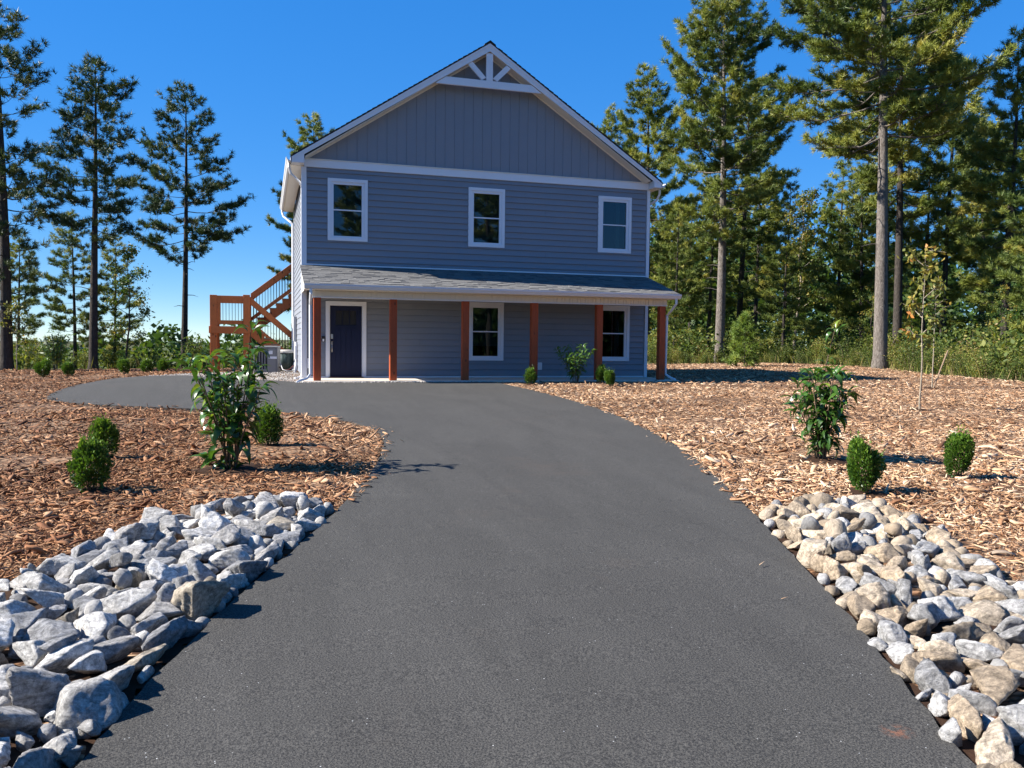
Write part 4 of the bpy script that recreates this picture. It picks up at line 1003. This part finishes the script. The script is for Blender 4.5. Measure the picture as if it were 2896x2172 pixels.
def broadleaf(seed, H, r0, cb, rad, nl=11, leaves=3200, ls=.11, mat='leaf', barkm='bark_dark', tint=(.3, .25), narrow=1.0, wob_=.012):
    rg = np.random.default_rng(seed); rr = random.Random(seed); tb = MB(); ends = []
    top = Vector((rr.uniform(-.1, .1)*H*.3*wob_/.012, rr.uniform(-.1, .1)*H*.3*wob_/.012, H*.93)); n = 8
    tp = [Vector((0, 0, -.2)).lerp(top, k/n)+Vector((rr.gauss(0, wob_), rr.gauss(0, wob_), 0))*H*(k > 0) for k in range(n+1)]
    tb.tube(tp, [r0*(1-.88*k/n) for k in range(n+1)], 8, False)
    for i in range(nl):
        u = cb+(.98-cb)*(i+rr.random())/nl; k = min(n-1, int(u*n)); p = tp[k].lerp(tp[k+1], u*n-k); a = i*2.4+rr.uniform(-.5, .5)
        v_ = (u-cb)/(1-cb); R0 = rad*narrow*(.55+1.3*v_-1.65*v_*v_)*rr.uniform(.7, 1.15); d = Vector((math.cos(a), math.sin(a), rr.uniform(.35, 1.0)))
        q = [p, p+d*R0*.5, p+d*R0*.85+Vector((0, 0, R0*.12))]
        tb.tube(q, [r0*.35*(1-u)+.008, r0*.2*(1-u)+.006, .004], 5, False)
        for j in range(5):
            b = q[1].lerp(q[2], rr.random()); e = b+Vector((rr.gauss(0, 1), rr.gauss(0, 1), rr.gauss(.3, .7)))*R0*.32
            tb.tube([b, e], [.007, .003], 3, False); ends.append((b, e, rr.gauss(*tint)))
        ends.append((q[1], q[2], rr.gauss(*tint)))
    P, T = [], []
    per = max(1, leaves//len(ends))
    for b, e, t in ends:
        s = rg.uniform(0, 1.1, per); c = np.array(b[:])+(np.array(e[:])-np.array(b[:]))*s[:, None]+rg.normal(0, .085*rad, (per, 3)); P.append(c); T.append(np.clip(rg.normal(t, .1, per), 0, 1))
    P = np.concatenate(P); T = np.concatenate(T); D = rand_unit(rg, len(P)); D[:, 2] -= .35; D /= np.linalg.norm(D, axis=1)[:, None]
    l = rg.uniform(.6, 1.2, len(P))*ls; v, f = leaf_quads(P, D, rand_unit(rg, len(P)), l, l*.62)
    return tb.mesh('trunk', MAT[barkm], True), np_mesh('crown', v, f, MAT[mat], False, np.repeat(T, 4))
def bush(seed, rad, h, n, ls, mat='brush', tint=.4):
    rg = np.random.default_rng(seed); rr = random.Random(seed)
    tb = MB(); cl = []
    for i in range(14):
        a = rr.uniform(0, 6.28); d = rr.uniform(0, rad*.8); tip = Vector((math.cos(a)*d, math.sin(a)*d, h*rr.uniform(.45, 1.0)*(1-.35*d/rad)))
        tb.tube([Vector((math.cos(a)*d*.25, math.sin(a)*d*.25, -.1)), tip*.6, tip], [.014, .01, .004], 4, False); cl.append((tip, min(1, max(0, rr.gauss(tint, .2)))))
    k = rg.integers(0, len(cl), n); s = rg.uniform(.25, 1.05, n)
    c = np.array([x[0][:] for x in cl])[k]*s[:, None]+rg.normal(0, .17*rad, (n, 3)); c[:, 2] = np.abs(c[:, 2])
    T = np.clip(np.array([x[1] for x in cl])[k]+rg.normal(0, .1, n), 0, 1); D = rand_unit(rg, n); D[:, 2] = np.abs(D[:, 2])*.6; D /= np.linalg.norm(D, axis=1)[:, None]
    l = rg.uniform(.6, 1.3, n)*ls; v, f = leaf_quads(c, D, rand_unit(rg, n), l, l*.5)
    return tb.mesh('stem', MAT['stem'], True), np_mesh('foliage', v, f, MAT[mat], False, np.repeat(T, 4))
def plant(name, cat, label, meshes, loc, rz=0, sc=1, group=None, parts=('trunk', 'crown')):
    t = thing(name, label, cat, loc, group); t.rotation_euler = (0, 0, rz); t.scale = (sc,)*3 if not hasattr(sc, '__len__') else sc
    for nm, me in zip(parts, meshes):
        o = bpy.data.objects.new(nm, me); col.objects.link(o); o.parent = t; WL[o.name] = Vector(loc)
    return t
g2 = lambda x, y, dz=-.05: (x, y, Gf(x, y)+dz)
GP = 'pine trees around the yard'
# main pines, each with a crown of its own
plant('pine_tree', 'tree', 'tallest pine left of the stair, at the picture border', pine(1, 14.8, .25, .22, [(0, 1.4), (.25, 2.3), (.6, 2.3), (.85, 1.4), (1, .4)], 62, .25, 19, 'needle_backlit', 'bark_dark', .2, .12), g2(-11.3, 14.4), 0, 1, GP)
plant('pine_tree', 'tree', 'wide pine between the border pine and the slim pine by the stair', pine(2, 13.4, .19, .40, [(0, 1.7), (.2, 2.3), (.55, 2.25), (.85, 1.2), (1, .3)], 60, .25, 19, 'needle_backlit', 'bark_dark', .3, .1), g2(-8.35, 16.0), .6, 1, GP)
plant('pine_tree', 'tree', 'slim lone pine with a conical crown next to the stair landing', pine(7, 14.3, .17, .38, [(0, 1.9), (.12, 3.0), (.3, 2.8), (.6, 2.1), (.85, 1.1), (1, .25)], 56, .26, 20, 'needle_backlit', 'bark_dark', .18, .08), g2(-5.1, 21.6), 2.1, 1, GP)
plant('pine_tree', 'tree', 'tall open-crowned pine just right of the house', pine(4, 20.3, .29, .34, [(0, 1.6), (.15, 3.2), (.45, 4.2), (.75, 3.7), (.92, 2.2), (1, .9)], 80, .29, 20, 'needle', 'bark', .6, .14), g2(24.3, 18.5), 0, 1, GP)
plant('pine_tree', 'tree', 'biggest pine, thick pale trunk standing at the mulch border', pine(5, 21.5, .31, .47, [(0, 3.3), (.2, 4.9), (.6, 4.8), (.85, 3.4), (1, .8)], 84, .29, 20, 'needle', 'bark', .22, .16), g2(25.3, 6.5), 1.0, 1, GP)
pA = pine(11, 20, .25, .42, [(0, 2.5), (.3, 4.0), (.7, 3.4), (1, .6)], 64, .31, 20, 'needle', 'bark_dark', .35, .08)
pB = pine(12, 18, .21, .22, [(0, 2.4), (.3, 3.4), (.7, 2.6), (1, .4)], 64, .31, 21, 'needle', 'bark_dark', .4, .06)
pC = pine(13, 13, .16, .16, [(0, 2.2), (.3, 2.8), (.7, 1.9), (1, .3)], 50, .29, 18, 'needle', 'bark_dark', .3, .08)
pD = pine(14, 14, .16, .35, [(0, 1.6), (.3, 2.5), (.7, 2.0), (1, .3)], 46, .28, 17, 'needle', 'bark_dark', .3, .1)
dA = broadleaf(21, 9, .09, .22, 1.9, 13, 3400, .16, 'leaf', 'bark_dark', (.6, .25))
dB = broadleaf(22, 12, .11, .3, 2.2, 14, 3600, .18, 'leaf', 'bark_pale', (.7, .2))
dC = broadleaf(23, 6.2, .06, .15, 1.5, 12, 3000, .12, 'leaf', 'bark_dark', (.5, .3))
def tr(m, x, y, rz, sc, label, name='pine_tree', grp=GP): return plant(name, 'tree', label, m, g2(x, y), rz, sc, grp)
tr(pA, 30.9, 11.8, .4, .97, 'dark-trunked pine right behind the biggest pine')
tr(pD, 36.8, 14.8, 1.7, 1.25, 'pale slender pine behind the biggest pine and its dark neighbour')
tr(pA, 31.7, 28.4, 2.9, .98, 'pine with a bare grey trunk behind the open-crowned pine')
tr(pB, 22.9, 25.3, 1.2, 1.04, 'bushy pine rising over the right end of the house roof')
tr(pB, 22.4, 31.0, 4.0, .98, 'shorter pine half hidden by the right roof slope')
tr(pB, 32.0, 6.3, 2.0, .85, 'pine at the right border with an open crown')
tr(pC, 29.3, 1.6, .3, .8, 'dark low-branched pine at the right border')
tr(pC, 34.3, 26.7, 1.5, .95, 'dense pine seen between the open-crowned pine and the biggest pine')
tr(dB, 31.0, 20.8, 0, .95, 'slender yellowing tree between the two large pines', 'broadleaf_tree', None)
tr(pC, 35.0, 21.7, 3.4, 1.0, 'dark pine behind the slender yellowing tree')
tr(pD, 38.9, 21.9, 5.2, 1.0, 'thin pine to the left of the biggest trunk, deep in the wood')
tr(pC, 38.5, 8.2, .9, 1.02, 'dark pine filling the wood beyond the young staked maple')
tr(pB, 27.0, 29.1, 5.0, .62, 'small pine behind the right porch corner')
tr(pB, 36.9, 34.4, 2.2, .9, 'far pine deep behind the open-crowned pine')
tr(pB, 43.2, 9.0, 2.6, .9, 'tall pine deep in the wood near the right border')
tr(pD, 27.4, 35.1, 1.0, .98, 'thin far pine behind the right eave')
tr(pA, 45.9, 20.8, .2, .8, 'far bare-stemmed pine deep behind the biggest pine')
tr(pD, 35.0, 41.4, 3.0, 1.0, 'farthest pine in the gap right of the house')
tr(dA, 41.0, 2.0, 1.0, 1.0, 'rounded broadleaf tree in the shade by the right border', 'broadleaf_tree', None)
tr(dA, 31.5, 14.5, 2.0, .55, 'small broadleaf tree under the pines left of the biggest trunk', 'broadleaf_tree', None)
tr(dC, 30.2, 4.6, 2.5, .62, 'low broadleaf tree behind the young staked maple', 'broadleaf_tree', None)
tr(dC, 29.3, -1.8, .5, .72, 'olive bushy tree at the right border of the mulch', 'broadleaf_tree', None)
tr(dA, 22.5, 21.8, .5, .55, 'small broadleaf tree behind the right downspout', 'broadleaf_tree', None)
for x, y, rz, sc, lb in [(23.1, 21.8, 1.1, .72, 'low dense pine close behind the right eave'), (27.9, 26.0, 2.3, .95, 'dense pine left of the open-crowned pine trunk'), (28.6, 18.5, 3.0, .62, 'short pine in the gap between the two large pines'),
                         (35.2, 19.7, 5.0, .95, 'dark pine behind the left side of the biggest trunk'), (36.4, 16.0, .7, 1.0, 'dark pine behind the orange maple'), (39.3, 13.1, 2.6, 1.05, 'tall shaded pine deep behind the right border')]:
    tr(pC, x, y, rz, sc, lb)
tr(pC, -9.7, 19.2, .8, .56, 'short dense pine behind the wide pine')
tr(pC, -12.4, 20.5, 2.8, .5, 'short dense pine behind the border pine')
tr(pC, -8.2, 20.5, 2.2, .5, 'short thin pine close behind the wide pine')
tr(dC, -7.2, 17.6, 0, .95, 'yellow-green broadleaf tree between the wide pine and the slim pine', 'broadleaf_tree', None)
tr(pB, 1.7, 21.7, .7, .73, 'pine behind the house showing past the left eave')
for i, (x, y, s, mm, lb) in enumerate([(7.3, -45, 1.05, pB, 'pine behind the camera, reflected in the upper window by the downspout'), (16.5, -41, 1.05, pB, 'bushy pine behind the camera, reflected in the upper middle window'), (19.5, -46, 1.1, pA, 'bare-stemmed pine behind the camera, reflected in the upper middle window'),
        (29, -47, .8, pC, 'dense pine behind the camera, reflected in the upper window nearest the pines'), (33.5, -45, .7, pC, 'lower pine behind the camera, reflected in the upper window nearest the pines')]):
    plant('pine_tree', 'tree', lb, mm, (x, y, Gf(x, y)), i*1.3, s, 'pines reflected in the windows')

# brush along the edge of the wood
BU = [bush(31+i, .8+.12*i, 1.4+.15*i, 1500, .10, 'brush', (.3, .42, .6, .5, .2)[i]) for i in range(5)]
random.seed(61)
edge_r = [(12.5, 17.2), (18, 15.2), (21, 15.2), (24.5, 17.2), (27.2, 14.2), (26.8, 8.2), (24.6, 3.6), (23.2, 1.0), (22.1, -2.6), (22.2, -6)]
desc = ['yellow-green', 'olive', 'pale green', 'rusty-tinged green', 'dark green']; wher = ['right of the porch', 'beneath the open-crowned pine', 'between the two large pines', 'left of the biggest trunk', 'right of the biggest trunk', 'behind the young staked maple', 'at the right border']
nb = 0; used = {}
for row in range(3):
    s = 0.0; Ls = [math.dist(a, b) for a, b in zip(edge_r[:-1], edge_r[1:])]; tot = sum(Ls)
    while s < tot:
        q = s; k = 0
        while k < len(Ls)-1 and q > Ls[k]: q -= Ls[k]; k += 1
        a, b = edge_r[k], edge_r[k+1]; f = min(1, q/Ls[k]); x = a[0]+(b[0]-a[0])*f; y = a[1]+(b[1]-a[1])*f
        dx, dy = (b[1]-a[1])/Ls[k], -(b[0]-a[0])/Ls[k]; o_ = row*1.5+random.uniform(-.3, .6)
        i = random.randrange(5); w_ = wher[min(6, int(7*s/tot))]; key = (i, w_, row)
        x -= dx*o_; y -= dy*o_
        used[key] = used.get(key, 0)+1
        rw = ('at the mulch edge', 'in the second rank', 'set back in the wood')[row]
        n_ = used[key]; pre = '' if n_ == 1 else ('another ', 'the third ', 'the fourth ')[min(2, n_-2)]
        plant('brush_bush', 'bush', f'{pre}{desc[i]} wild bush {w_}, {rw}', BU[i], g2(x, y), random.uniform(0, 6), random.uniform(.38, .85)*(1+.34*row), 'wild bushes along the wood', ('stem', 'foliage'))
        s += random.uniform(.85, 1.35) if row == 0 else random.uniform(1.2, 2.0)
for x, y, s, lb in [(-12.6, 15.6, .65, 'wild bush behind the border pine'), (-10.6, 16.4, .7, 'wild bush between the border pine and the wide pine'), (-8.9, 17.2, .8, 'low wild bush behind the wide pine trunk'), (-7.0, 17.0, .6, 'wild bush under the yellow-green broadleaf tree'), (-5.9, 17.6, .6, 'wild bush left of the slim pine'), (-4.7, 18.6, .7, 'wild bush at the foot of the slim pine'), (-3.7, 17.6, .9, 'wild bush between the slim pine and the landing'), (-2.4, 18.2, .75, 'wild bush behind the stair landing'), (-.9, 18.6, 1.1, 'wild bush behind the lower stair flight'), (-8.0, 18.8, 1.1, 'tall wild bush behind the wide pine'), (-11.4, 17.8, 1.2, 'tall wild bush left of the wide pine'), (-13.6, 16.8, 1.2, 'tall wild bush at the left border')]:
    i = random.randrange(5); plant('brush_bush', 'bush', lb, BU[i], g2(x, y), random.uniform(0, 6), s*.72, 'wild bushes along the wood', ('stem', 'foliage'))
MAT['needle_young'] = leafmat('young_pine_needles', [(0, (.09, .15, .03)), (.5, (.17, .25, .05)), (1, (.30, .34, .08))], .5, .35)
sp_ = pine(90, 2.4, .03, .02, [(0, .75), (.4, .8), (1, .15)], 34, .26, 22, 'needle_young', 'bark', .6, 0, 0, 0)
plant('pine_sapling', 'tree', 'bright green young pine at the mulch edge by the open-crowned pine', sp_, g2(20.9, 10.5), 0, 1.0, None)
plant('pine_sapling', 'tree', 'bright green young pine at the right border of the mulch', sp_, g2(22.4, -4.6), 1, .6, None)
# undergrowth inside the wood and grass at its edge: nobody could count it
def undergrowth():
    rg = np.random.default_rng(71); C_, T_ = [], []
    n = 420; x = rg.uniform(8, 62, n); y = rg.uniform(-12, 58, n); ok = ~inpoly([(a*1.0, b) for a, b in YARD], x, y) & (dist_poly(YARD, x, y) > 1.5); x, y = x[ok], y[ok]
    xl = rg.uniform(-22, 4, 90); yl = rg.uniform(10, 34, 90); okl = ~inpoly(YARD, xl, yl) & (dist_poly(YARD, xl, yl) > 1.0); x = np.r_[x, xl[okl]]; y = np.r_[y, yl[okl]]
    for a, b in zip(x, y):
        m = 170; r = rg.uniform(.8, 1.9); h = rg.uniform(.9, 2.6) if a > 5 else rg.uniform(.35, 1.1); c = rg.normal(0, 1, (m, 3))*np.array([r*.55, r*.55, h*.32])+np.array([a, b, 0]); c[:, 2] = Gf(a, b)+np.abs(c[:, 2]+h*.45); C_.append(c); T_.append(np.clip(rg.normal(rg.uniform(.1, .6), .12, m), 0, 1))
    C_ = np.concatenate(C_); T_ = np.concatenate(T_); n = len(C_); l = rg.uniform(.12, .3, n)
    v, f = leaf_quads(C_, rand_unit(rg, n), rand_unit(rg, n), l, l*.55); return np_mesh('undergrowth', v, f, MAT['brush'], False, np.repeat(T_, 4))
tag(place('undergrowth', undergrowth()), 'leafy undergrowth inside the wood', 'undergrowth', kind='stuff')
def grass():
    rg = np.random.default_rng(72); P = []
    for a, b in zip(edge_r[:-1], edge_r[1:]):
        m = int(math.dist(a, b)*26); t = rg.uniform(0, 1, m)[:, None]; P.append(np.array(a)*(1-t)+np.array(b)*t+rg.normal(0, .45, (m, 2)))
    lf = [(-14, 14.6), (-11, 14.8), (-8.2, 15.9), (-5.3, 16.4), (-3.6, 16.6), (-.5, 17)]
    for a, b in zip(lf[:-1], lf[1:]):
        m = int(math.dist(a, b)*14); t = rg.uniform(0, 1, m)[:, None]; P.append(np.array(a)*(1-t)+np.array(b)*t+rg.normal(0, .3, (m, 2)))
    P = np.concatenate(P); n = len(P); P3 = np.c_[P, G(P[:, 0], P[:, 1])-.05]; D = rand_unit(rg, n)*.4; D[:, 2] = 1; D /= np.linalg.norm(D, axis=1)[:, None]
    l = rg.uniform(.25, .75, n); v, f = leaf_quads(P3, D, rand_unit(rg, n), l, np.full(n, .022)); return np_mesh('grass', v, f, MAT['brush'], False, np.repeat(np.clip(rg.normal(.7, .28, n), 0, 1), 4))
tag(place('grass', grass()), 'tall dry grass along the edge of the wood', 'grass', kind='stuff')
def far_wood():
    rg = np.random.default_rng(73); C_, T_ = [], []
    for k in range(390):
        if k < 90: a = rg.uniform(-.52, .12); d = rg.uniform(85, 190)
        elif k < 230: a = rg.uniform(-.1, .75); d = rg.uniform(80, 190)
        else: a = rg.uniform(1.6, 4.1); d = rg.uniform(36, 75)
        th = math.pi/2-YAW-a; x, y = CAM.x+d*math.cos(th), CAM.y+d*math.sin(th); h = rg.uniform(5.5, 9) if a < .1 else rg.uniform(11, 18) if a < 1 else rg.uniform(5, 8)
        m = 620; r = rg.uniform(2, 4); c = rand_unit(rg, m)*rg.uniform(.3, 1, (m, 1))**.4*np.array([r, r, h*.5])+rg.normal(0, .25, (m, 3)); c += np.array([x, y, Gf(x, y)+h*.5]); C_.append(c); T_.append(np.clip(rg.normal(rg.uniform(.0, .45), .1, m), 0, 1))
    C_ = np.concatenate(C_); T_ = np.concatenate(T_); n = len(C_); l = rg.uniform(.4, .95, n); v, f = leaf_quads(C_, rand_unit(rg, n), rand_unit(rg, n), l, l*.7); return np_mesh('distant_forest', v, f, MAT['leaf'], False, np.repeat(T_*.55, 4))
tag(place('distant_forest', far_wood()), 'distant forest beyond the yard', 'forest', kind='stuff')

# ------------------------------------------------------------------ planted shrubs
def boxwood(seed, flat=0.0):
    rg = np.random.default_rng(seed); n = 5400; d = rand_unit(rg, n); d[:, 2] = np.where(d[:, 2] < -.75, -d[:, 2], d[:, 2]); r = rg.uniform(0.12, 1, n)**.33
    lump = 1+.16*np.sin(d @ rg.normal(size=3)*4+1)+.12*np.sin(d @ rg.normal(size=3)*7)+.05*np.sin(d @ rg.normal(size=3)*15)
    P = d*r[:, None]*lump[:, None]*np.array([.21, .20, .245]); P[:, :2] *= (1-.28*np.clip(-P[:, 2:3]/.24, 0, 1)); P[:, 2] += .245
    if flat: P[:, 2] = np.minimum(P[:, 2], .46+rg.uniform(-.03, .03, n))
    sh = rg.uniform(0, 1, n) < .06; P[sh, 2] += rg.uniform(0, .11, sh.sum())*(d[sh, 2] > .3)
    D = d*.9+rand_unit(rg, n)*.55+np.array([0, 0, .45]); D /= np.linalg.norm(D, axis=1)[:, None]
    l = rg.uniform(.022, .042, n); v, f = leaf_quads(P, D, d+rand_unit(rg, n)*.5, l, l*.62)
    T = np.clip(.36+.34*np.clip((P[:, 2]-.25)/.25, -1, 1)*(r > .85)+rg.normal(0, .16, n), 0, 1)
    tb = MB()
    for k in range(9):
        a = k*2.4; tb.tube([(0, 0, -.06), (.05*math.cos(a), .05*math.sin(a), .12), (.14*math.cos(a), .14*math.sin(a), .38)], [.009, .007, .003], 5, False)
    return tb.mesh('stem', MAT['stem'], True), np_mesh('foliage', v, f, MAT['box'], False, np.repeat(T, 4))
BX = [boxwood(81), boxwood(82, 1), boxwood(83), boxwood(84)]
for i, (x, y, p, s, lb) in enumerate([(-2.62, -16.12, 0, (.74, .74, .92), 'round boxwood nearest the grey rocks, in front of another boxwood'), (-2.82, -14.2, 2, (.72, .72, .86), 'boxwood partly hidden behind the round one left of the driveway'),
        (-1.08, -13.6, 3, (.78, .76, 1.0), 'tall boxwood just right of the leggy broadleaf shrub'), (-7.0, 1.5, 2, (1.0, 1.0, 1.0), 'boxwood by the far left corner of the mulch, before the leafy bush'), (-6.55, 2.3, 1, (.8, .8, .85), 'boxwood overlapping the one at the far left mulch'),
        (-5.3, 3.9, 1, (.9, .9, 1.02), 'squarish boxwood behind the turnaround'), (-5.1, 7.5, 0, (1.0, 1.0, .95), 'small boxwood beyond the turnaround, nearest the slim pine'), (-4.9, 10.5, 3, (1.05, 1.05, 1.0), 'dark boxwood right of the small one beyond the turnaround'),
        (5.68, -3.25, 0, (.74, .74, .88), 'boxwood in front of the fourth cedar post'), (7.78, -3.05, 2, (.74, .74, 1.0), 'boxwood in front of the fifth cedar post'), (7.6, -4.1, 1, (.72, .72, .92), 'trim boxwood beside the one at the fifth cedar post'),
        (4.33, -17.68, 2, (.80, .80, 1.0), 'boxwood with upright shoots above the tan rocks'), (5.95, -17.2, 1, (.72, .72, 1.02), 'square-topped boxwood out on the mulch right of the tan rocks'), (-9.6, 3.4, 0, (.9, .9, .9), 'boxwood at the left border of the picture')]):
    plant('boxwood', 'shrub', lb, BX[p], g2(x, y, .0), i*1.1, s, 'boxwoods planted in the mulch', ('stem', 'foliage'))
# broad leaved shrubs with every leaf its own piece
def leaf_mesh(seed, droop, fold):
    rg = random.Random(seed); n = 6; v, f = [], []
    for i in range(n+1):
        s = i/n; w = .5*math.sin(math.pi*min(1, s*.96+.02))**.8*(1-.25*s)*.36; x = s*math.cos(droop*s); z = -math.sin(droop*s)*s*.9+.1*math.sin(s*3)
        v += [(x, -w, z+fold*w), (x, 0, z), (x, w, z+fold*w)]
    for i in range(n):
        b = i*3; f += [(b, b+3, b+4, b+1), (b+1, b+4, b+5, b+2)]
    me = bpy.data.meshes.new('leaf'); me.from_pydata(v, [], f); me.materials.append(MAT['bigleaf']); me.polygons.foreach_set('use_smooth', [True]*len(f)); return me
LF = [leaf_mesh(1, .45, .5), leaf_mesh(2, .9, .35), leaf_mesh(3, .2, .7), leaf_mesh(4, 1.2, .45)]
def shrub(label, loc, H, nst, spread, leaflen, nleaf, seed, joined=False, yellow=.2, extra=(), dense=0):
    t = thing('broadleaf_shrub', label, 'shrub', loc, 'broadleaf shrubs in the beds'); rr = random.Random(seed); made = 0; L0 = Vector(loc)
    jv, jf = [], []
    stems = []
    for i in range(nst):
        a = i*2.4+rr.uniform(-.4, .4); r = spread*math.sqrt((i+.5)/nst)*rr.uniform(.6, 1.1); h = H*rr.uniform(.62, 1.0)*(1-.25*r/spread)
        stems.append([Vector((math.cos(a)*.04, math.sin(a)*.04, -.05)), Vector((math.cos(a)*r*.35, math.sin(a)*r*.35, h*.4)), Vector((math.cos(a)*r*.75, math.sin(a)*r*.75, h*.75)), Vector((math.cos(a)*r, math.sin(a)*r, h))])
    for e in extra: stems.append([Vector(p) for p in e])
    for i, s in enumerate(stems):
        tb = MB(); tb.tube([L0+p for p in s], [.010, .008, .006, .003], 6, False); tb.build('stem', MAT['stem'], t, True)
    per = nleaf//len(stems)
    for s in stems:
        for j in range(per):
            u = 1-(j/per)**1.15*.82 if j > 5 else 1-.01*j
            k = min(2, int(u*3)); p = s[k].lerp(s[k+1], u*3-k); d = (s[k+1]-s[k]).normalized()
            a = j*2.4+rr.uniform(-.3, .3); el = rr.uniform(-.15, .75) if u < .93 else rr.uniform(.1, 1.1)
            p = p+Vector((math.cos(a), math.sin(a), 0))*rr.uniform(0, .05)
            ln = leaflen*rr.uniform(.6, 1.15); Mx = Matrix.Rotation(a, 3, 'Z') @ Matrix.Rotation(-el, 3, 'Y') @ Matrix.Rotation(rr.uniform(-.5, .5), 3, 'X')
            top = max(0, (p.z/H-.6)/.4)
            g = rr.random(); c = lerp3((.028, .075, .016), (.07, .155, .024), g)
            if rr.random() < yellow*(.25+top): c = lerp3(c, (.24, .32, .04), rr.uniform(.4, 1))
            mi = rr.randrange(4)
            if joined:
                b = len(jv); jv += [tuple(p+Mx @ (Vector(v.co)*ln)) for v in LF[mi].vertices]; jf += [tuple(b+q for q in fa.vertices) for fa in LF[mi].polygons]
            else:
                place('leaf', LF[mi], t, L0+p, Mx, ln, c)
    if dense:                                                   # the leaves past the number built one by one
        b_ = []; f_ = []
        for j in range(dense):
            q = rr.choice(stems); u = rr.uniform(.12, .85); k = min(2, int(u*3)); p = q[k].lerp(q[k+1], u*3-k); a = rr.uniform(0, 6.28)
            p = p+Vector((math.cos(a), math.sin(a), 0))*rr.uniform(0, .10); ln = leaflen*rr.uniform(.5, .95); Mx = Matrix.Rotation(a, 3, 'Z') @ Matrix.Rotation(-rr.uniform(-.3, .7), 3, 'Y') @ Matrix.Rotation(rr.uniform(-.6, .6), 3, 'X')
            o0 = len(b_); mi = rr.randrange(4); b_ += [tuple(p+Mx @ (Vector(v.co)*ln)) for v in LF[mi].vertices]; f_ += [tuple(o0+q2 for q2 in fa.vertices) for fa in LF[mi].polygons]
        me = bpy.data.meshes.new('inner_leaves'); me.from_pydata(b_, [], f_); me.materials.append(MAT['bigleaf']); o = bpy.data.objects.new('inner_leaves', me); col.objects.link(o); o.parent = t; o.color = (.035, .085, .016, 1); o['kind'] = 'stuff'
    if joined:
        me = bpy.data.meshes.new('foliage'); me.from_pydata(jv, [], jf); me.materials.append(MAT['bigleaf']); o = bpy.data.objects.new('foliage', me); col.objects.link(o); o.parent = t; o.color = (*joined, 1)
    return t
shrub('leggy broadleaf shrub with drooping leaves left of the driveway', g2(-1.46, -15.2, .01), 1.54, 12, .52, .225, 296, 3, yellow=.3, extra=([(0, 0, -.03), (-.12, -.02, .35), (-.22, 0, .72), (-.42, 0, 1.12)], [(0, 0, -.03), (.1, .05, .5), (.15, .05, 1.0), (.2, .08, 1.5)], [(0, 0, -.05), (-.05, .0, .05), (-.12, -.05, .1), (-.22, -.06, .12)]), dense=50)
shrub('broadleaf shrub with one pale arching shoot right of the driveway', g2(5.21, -15.9, .01), 1.36, 12, .46, .195, 296, 9, yellow=.12, extra=([(0, 0, 0), (.03, 0, .6), (.02, 0, 1.1), (.16, .02, 1.58)],), dense=160)
shrub('small broadleaf shrub in the mulch between the fourth and fifth posts', g2(7.2, -2.65, .01), 1.22, 10, .60, .18, 360, 15, (.10, .19, .035), .2)
shrub('tall leafy shrub at the left back corner of the mulch', g2(-9.45, 14.2, .0), 2.05, 12, .75, .2, 420, 19, (.09, .15, .03), .2)
shrub('pale leafy shrub behind the leggy shrub, at the back of the turnaround', g2(-3.8, 10.6, .0), 1.7, 10, .6, .17, 300, 23, (.13, .19, .035), .2)
# young trees
def young(seed, H, cb, rad, n, ls, mat, tint): return broadleaf(seed, H, .022, cb, rad, 11, n, ls, mat, 'bark_pale', tint, 1.0, .003)
plant('young_tree', 'tree', 'young maple turning orange on a thin pale trunk, nearest the camera', young(51, 3.55, .40, .55, 400, .13, 'leaf_y', (.26, .24)), g2(11.35, -10.85), 0, 1, 'young trees planted in the mulch')
plant('young_tree', 'tree', 'thin young tree behind the orange maple', young(52, 3.2, .62, .4, 240, .13, 'leaf', (.6, .2)), g2(16.3, -5.95), 0, 1, 'young trees planted in the mulch')
plant('young_tree', 'tree', 'young yellow-leaved tree beside the border pine trunk', young(53, 3.0, .40, .75, 420, .13, 'leaf_y', (.2, .2)), g2(-10.8, 13.9), 0, 1, 'young trees planted in the mulch')
o = MB().tube([(16.25, -6.05, Gf(16.2, -6)), (17.05, -5.7, Gf(16.2, -6)+1.05)], .02, 6).build('tree_stake', MAT['tread']); tag(o, 'slanting wooden stake beside the thin young tree', 'stake')
